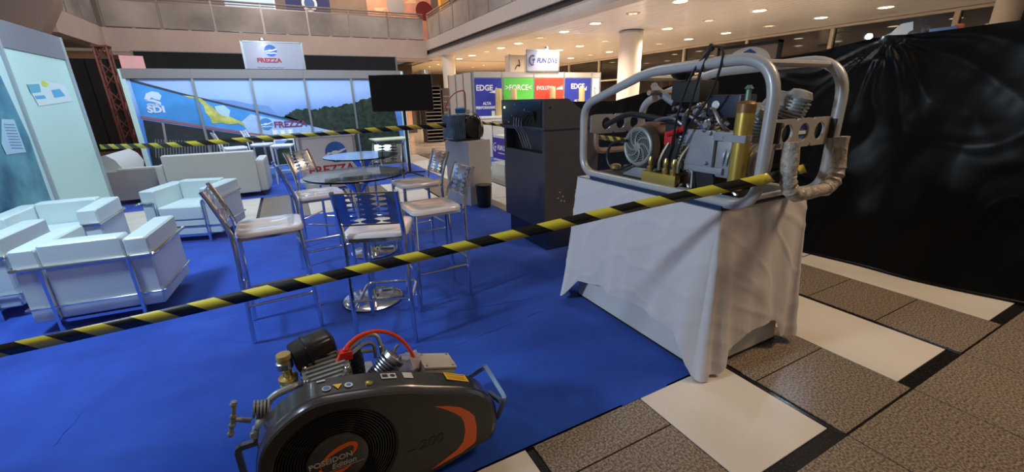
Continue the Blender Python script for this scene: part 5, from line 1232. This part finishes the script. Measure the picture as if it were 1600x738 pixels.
MB().tube(smooth_path([P(.02, 1.62, .545), P(.055, 1.64, .582), P(.12, 1.66, .615), P(.20, 1.67, .612), P(.275, 1.67, .565), P(.325, 1.66, .485), P(.345, 1.64, .40), P(.345, 1.63, .36)], 8), .0085, 10).build('hose', red_hose, p0)
# cream terminal box and motor
M = Matrix.Translation(P(.425, 1.64, .355)) @ Matrix.Rotation(.30, 4, 'Y')
MB().box(-.075, .075, -.06, .06, -.045, .04, M, bev=.006).build('terminal_box', mat('cream_box', (.52, .48, .43), .4), p0)
MB().box(-.078, .078, -.063, .063, .040, .050, M, bev=.003).build('box_lid', MATS['cream_box'], p0)
for sx in (-.062, .062):
    for sy in (-.048, .048): MB().lathe([(.006, 0), (.006, .003)], M @ Vector((sx, sy, .050)), (.3, 0, 1), 8).build('lid_screw', steel, p0)
MB().lathe([(.016, 0), (.018, .02), (.012, .035)], M @ Vector((.075, .03, 0)), (1, 0, 0), 14).build('cable_gland', MATS['cream_box'], p0)
MB().lathe([(.10, 0), (.115, .02), (.115, .26), (.09, .30)], P(.42, 1.56, .185), (0, 1, 0), 28).build('electric_motor', cast, p0)
wrap = mat('clear_wrap', (.55, .54, .56), .18, 0, alpha=.6, bump=1.0, bscale=30)
wv = MB().sphere((0, 0, 0), .070, 22, (1.0, .8, .72)); wv.v = [tuple(Vector(v)*(1+.38*noise.noise(Vector(v)*55))) for v in wv.v]
o = wv.build('plastic_wrap', wrap, p0, 50); o.location = P(.310, 1.67, .405)

# ================================================================== BARRIER TAPES
def tape_mat():
    m = bpy.data.materials.new('hazard_tape'); m.use_nodes = True; nt = m.node_tree; b = nt.nodes['Principled BSDF']
    uv = nt.nodes.new('ShaderNodeUVMap'); sx = nt.nodes.new('ShaderNodeSeparateXYZ'); ma = nt.nodes.new('ShaderNodeMath'); ma.operation = 'ADD'
    fr = nt.nodes.new('ShaderNodeMath'); fr.operation = 'FRACT'; gt = nt.nodes.new('ShaderNodeMath'); gt.operation = 'GREATER_THAN'; gt.inputs[1].default_value = .5
    mx = nt.nodes.new('ShaderNodeMix'); mx.data_type = 'RGBA'; mx.inputs[6].default_value = (.68, .56, .05, 1); mx.inputs[7].default_value = (.012, .012, .01, 1)
    nt.links.new(uv.outputs[0], sx.inputs[0]); nt.links.new(sx.outputs[0], ma.inputs[0]); nt.links.new(sx.outputs[1], ma.inputs[1]); nt.links.new(ma.outputs[0], fr.inputs[0]); nt.links.new(fr.outputs[0], gt.inputs[0]); nt.links.new(gt.outputs[0], mx.inputs[0]); nt.links.new(mx.outputs[2], b.inputs['Base Color'])
    b.inputs['Roughness'].default_value = .3; return m
tmat = tape_mat()
def tape(label, pts, w, period, slant=.35, roll=0.0):
    path = smooth_path(pts, 14); n = len(path); vs = []; us = []; L = 0
    for i, p in enumerate(path):
        t = (path[min(i+1, n-1)]-path[max(i-1, 0)]).normalized(); side = t.cross(Vector((0, 0, 1))).normalized()
        r_ = roll+.35*noise.noise(Vector((L*1.1, 3, 1))); up = side.cross(t)*math.cos(r_)+side*math.sin(r_)
        if i: L += (p-path[i-1]).length
        ww = (w[0]+(w[1]-w[0])*i/(n-1)) if isinstance(w, tuple) else w
        vs += [p-up*ww/2, p+up*ww/2]; us.append(L/period)
    me = bpy.data.meshes.new('barrier_tape'); me.from_pydata([tuple(v) for v in vs], [], [(2*i, 2*i+2, 2*i+3, 2*i+1) for i in range(n-1)])
    uvl = me.uv_layers.new(name='UVMap')
    for f in me.polygons:
        for li, vi in zip(f.loop_indices, f.vertices): uvl.data[li].uv = (us[vi//2], slant*(vi % 2))
    me.materials.append(tmat); me.polygons.foreach_set('use_smooth', [True]*len(me.polygons))
    o = bpy.data.objects.new('barrier_tape', me); C.objects.link(o)
    md = o.modifiers.new('thickness', 'SOLIDIFY'); md.thickness = .0006
    return tag(o, label, 'barrier tape')
def cp(x, y, d): return Vector((0, 0, CAMH))+ray(x, y)/FPX*d
tape('yellow and black barrier tape crossing the foreground from the left edge to the caged compressor',
     [cp(-140, 578, 1.75), cp(0, 549, 1.80), cp(210, 503, 1.86), cp(430, 452, 1.94), (cp(640, 404, 2.0)), cp(820, 363, 2.0), cp(1000, 321, 1.95), cp(1110, 298, 1.90), cp(1180, 283, 1.87), cp(1210, 276, 1.90), cp(1262, 262, 2.2)], (.060, .046), .235, slant=.32)
tape('barrier tape stretched from the pale aqua wall to the small compressor, behind the glass tables',
     [Vector((XW+.06, YE-.04, onX(148, 230, XW).z)), onY(280, 226, 7.3), onY(450, 213, 6.9), onY(600, 202, 6.4), onY(697, 196, 6.02)], .07, .30, slant=.4)
tape('short barrier tape running from the small compressor behind the dark cabinet to the caged compressor',
     [onX(747, 191, 2.72), onX(860, 205, 3.15), onX(925, 213, 3.05), onX(985, 221, 2.72)], .05, .22, slant=.4)
for (a, b) in (((-1.26, 2.45), (-1.22, 2.72)), ((-.1, 2.35), (.55, 2.42)), ((.75, 2.3), (1.5, 2.42)), ((.9, 2.75), (1.65, 2.62))):
    n = 10; pts_ = [Vector((a[0]+(b[0]-a[0])*i/n+.006*math.sin(i*1.3), a[1]+(b[1]-a[1])*i/n+.005*math.cos(i*2.1), .0025)) for i in range(n+1)]
    MB().tube(pts_, [.0008]+[.0028]*(n-1)+[.0008], 6).build('carpet_fold', cm, bpy.data.objects['carpet'])
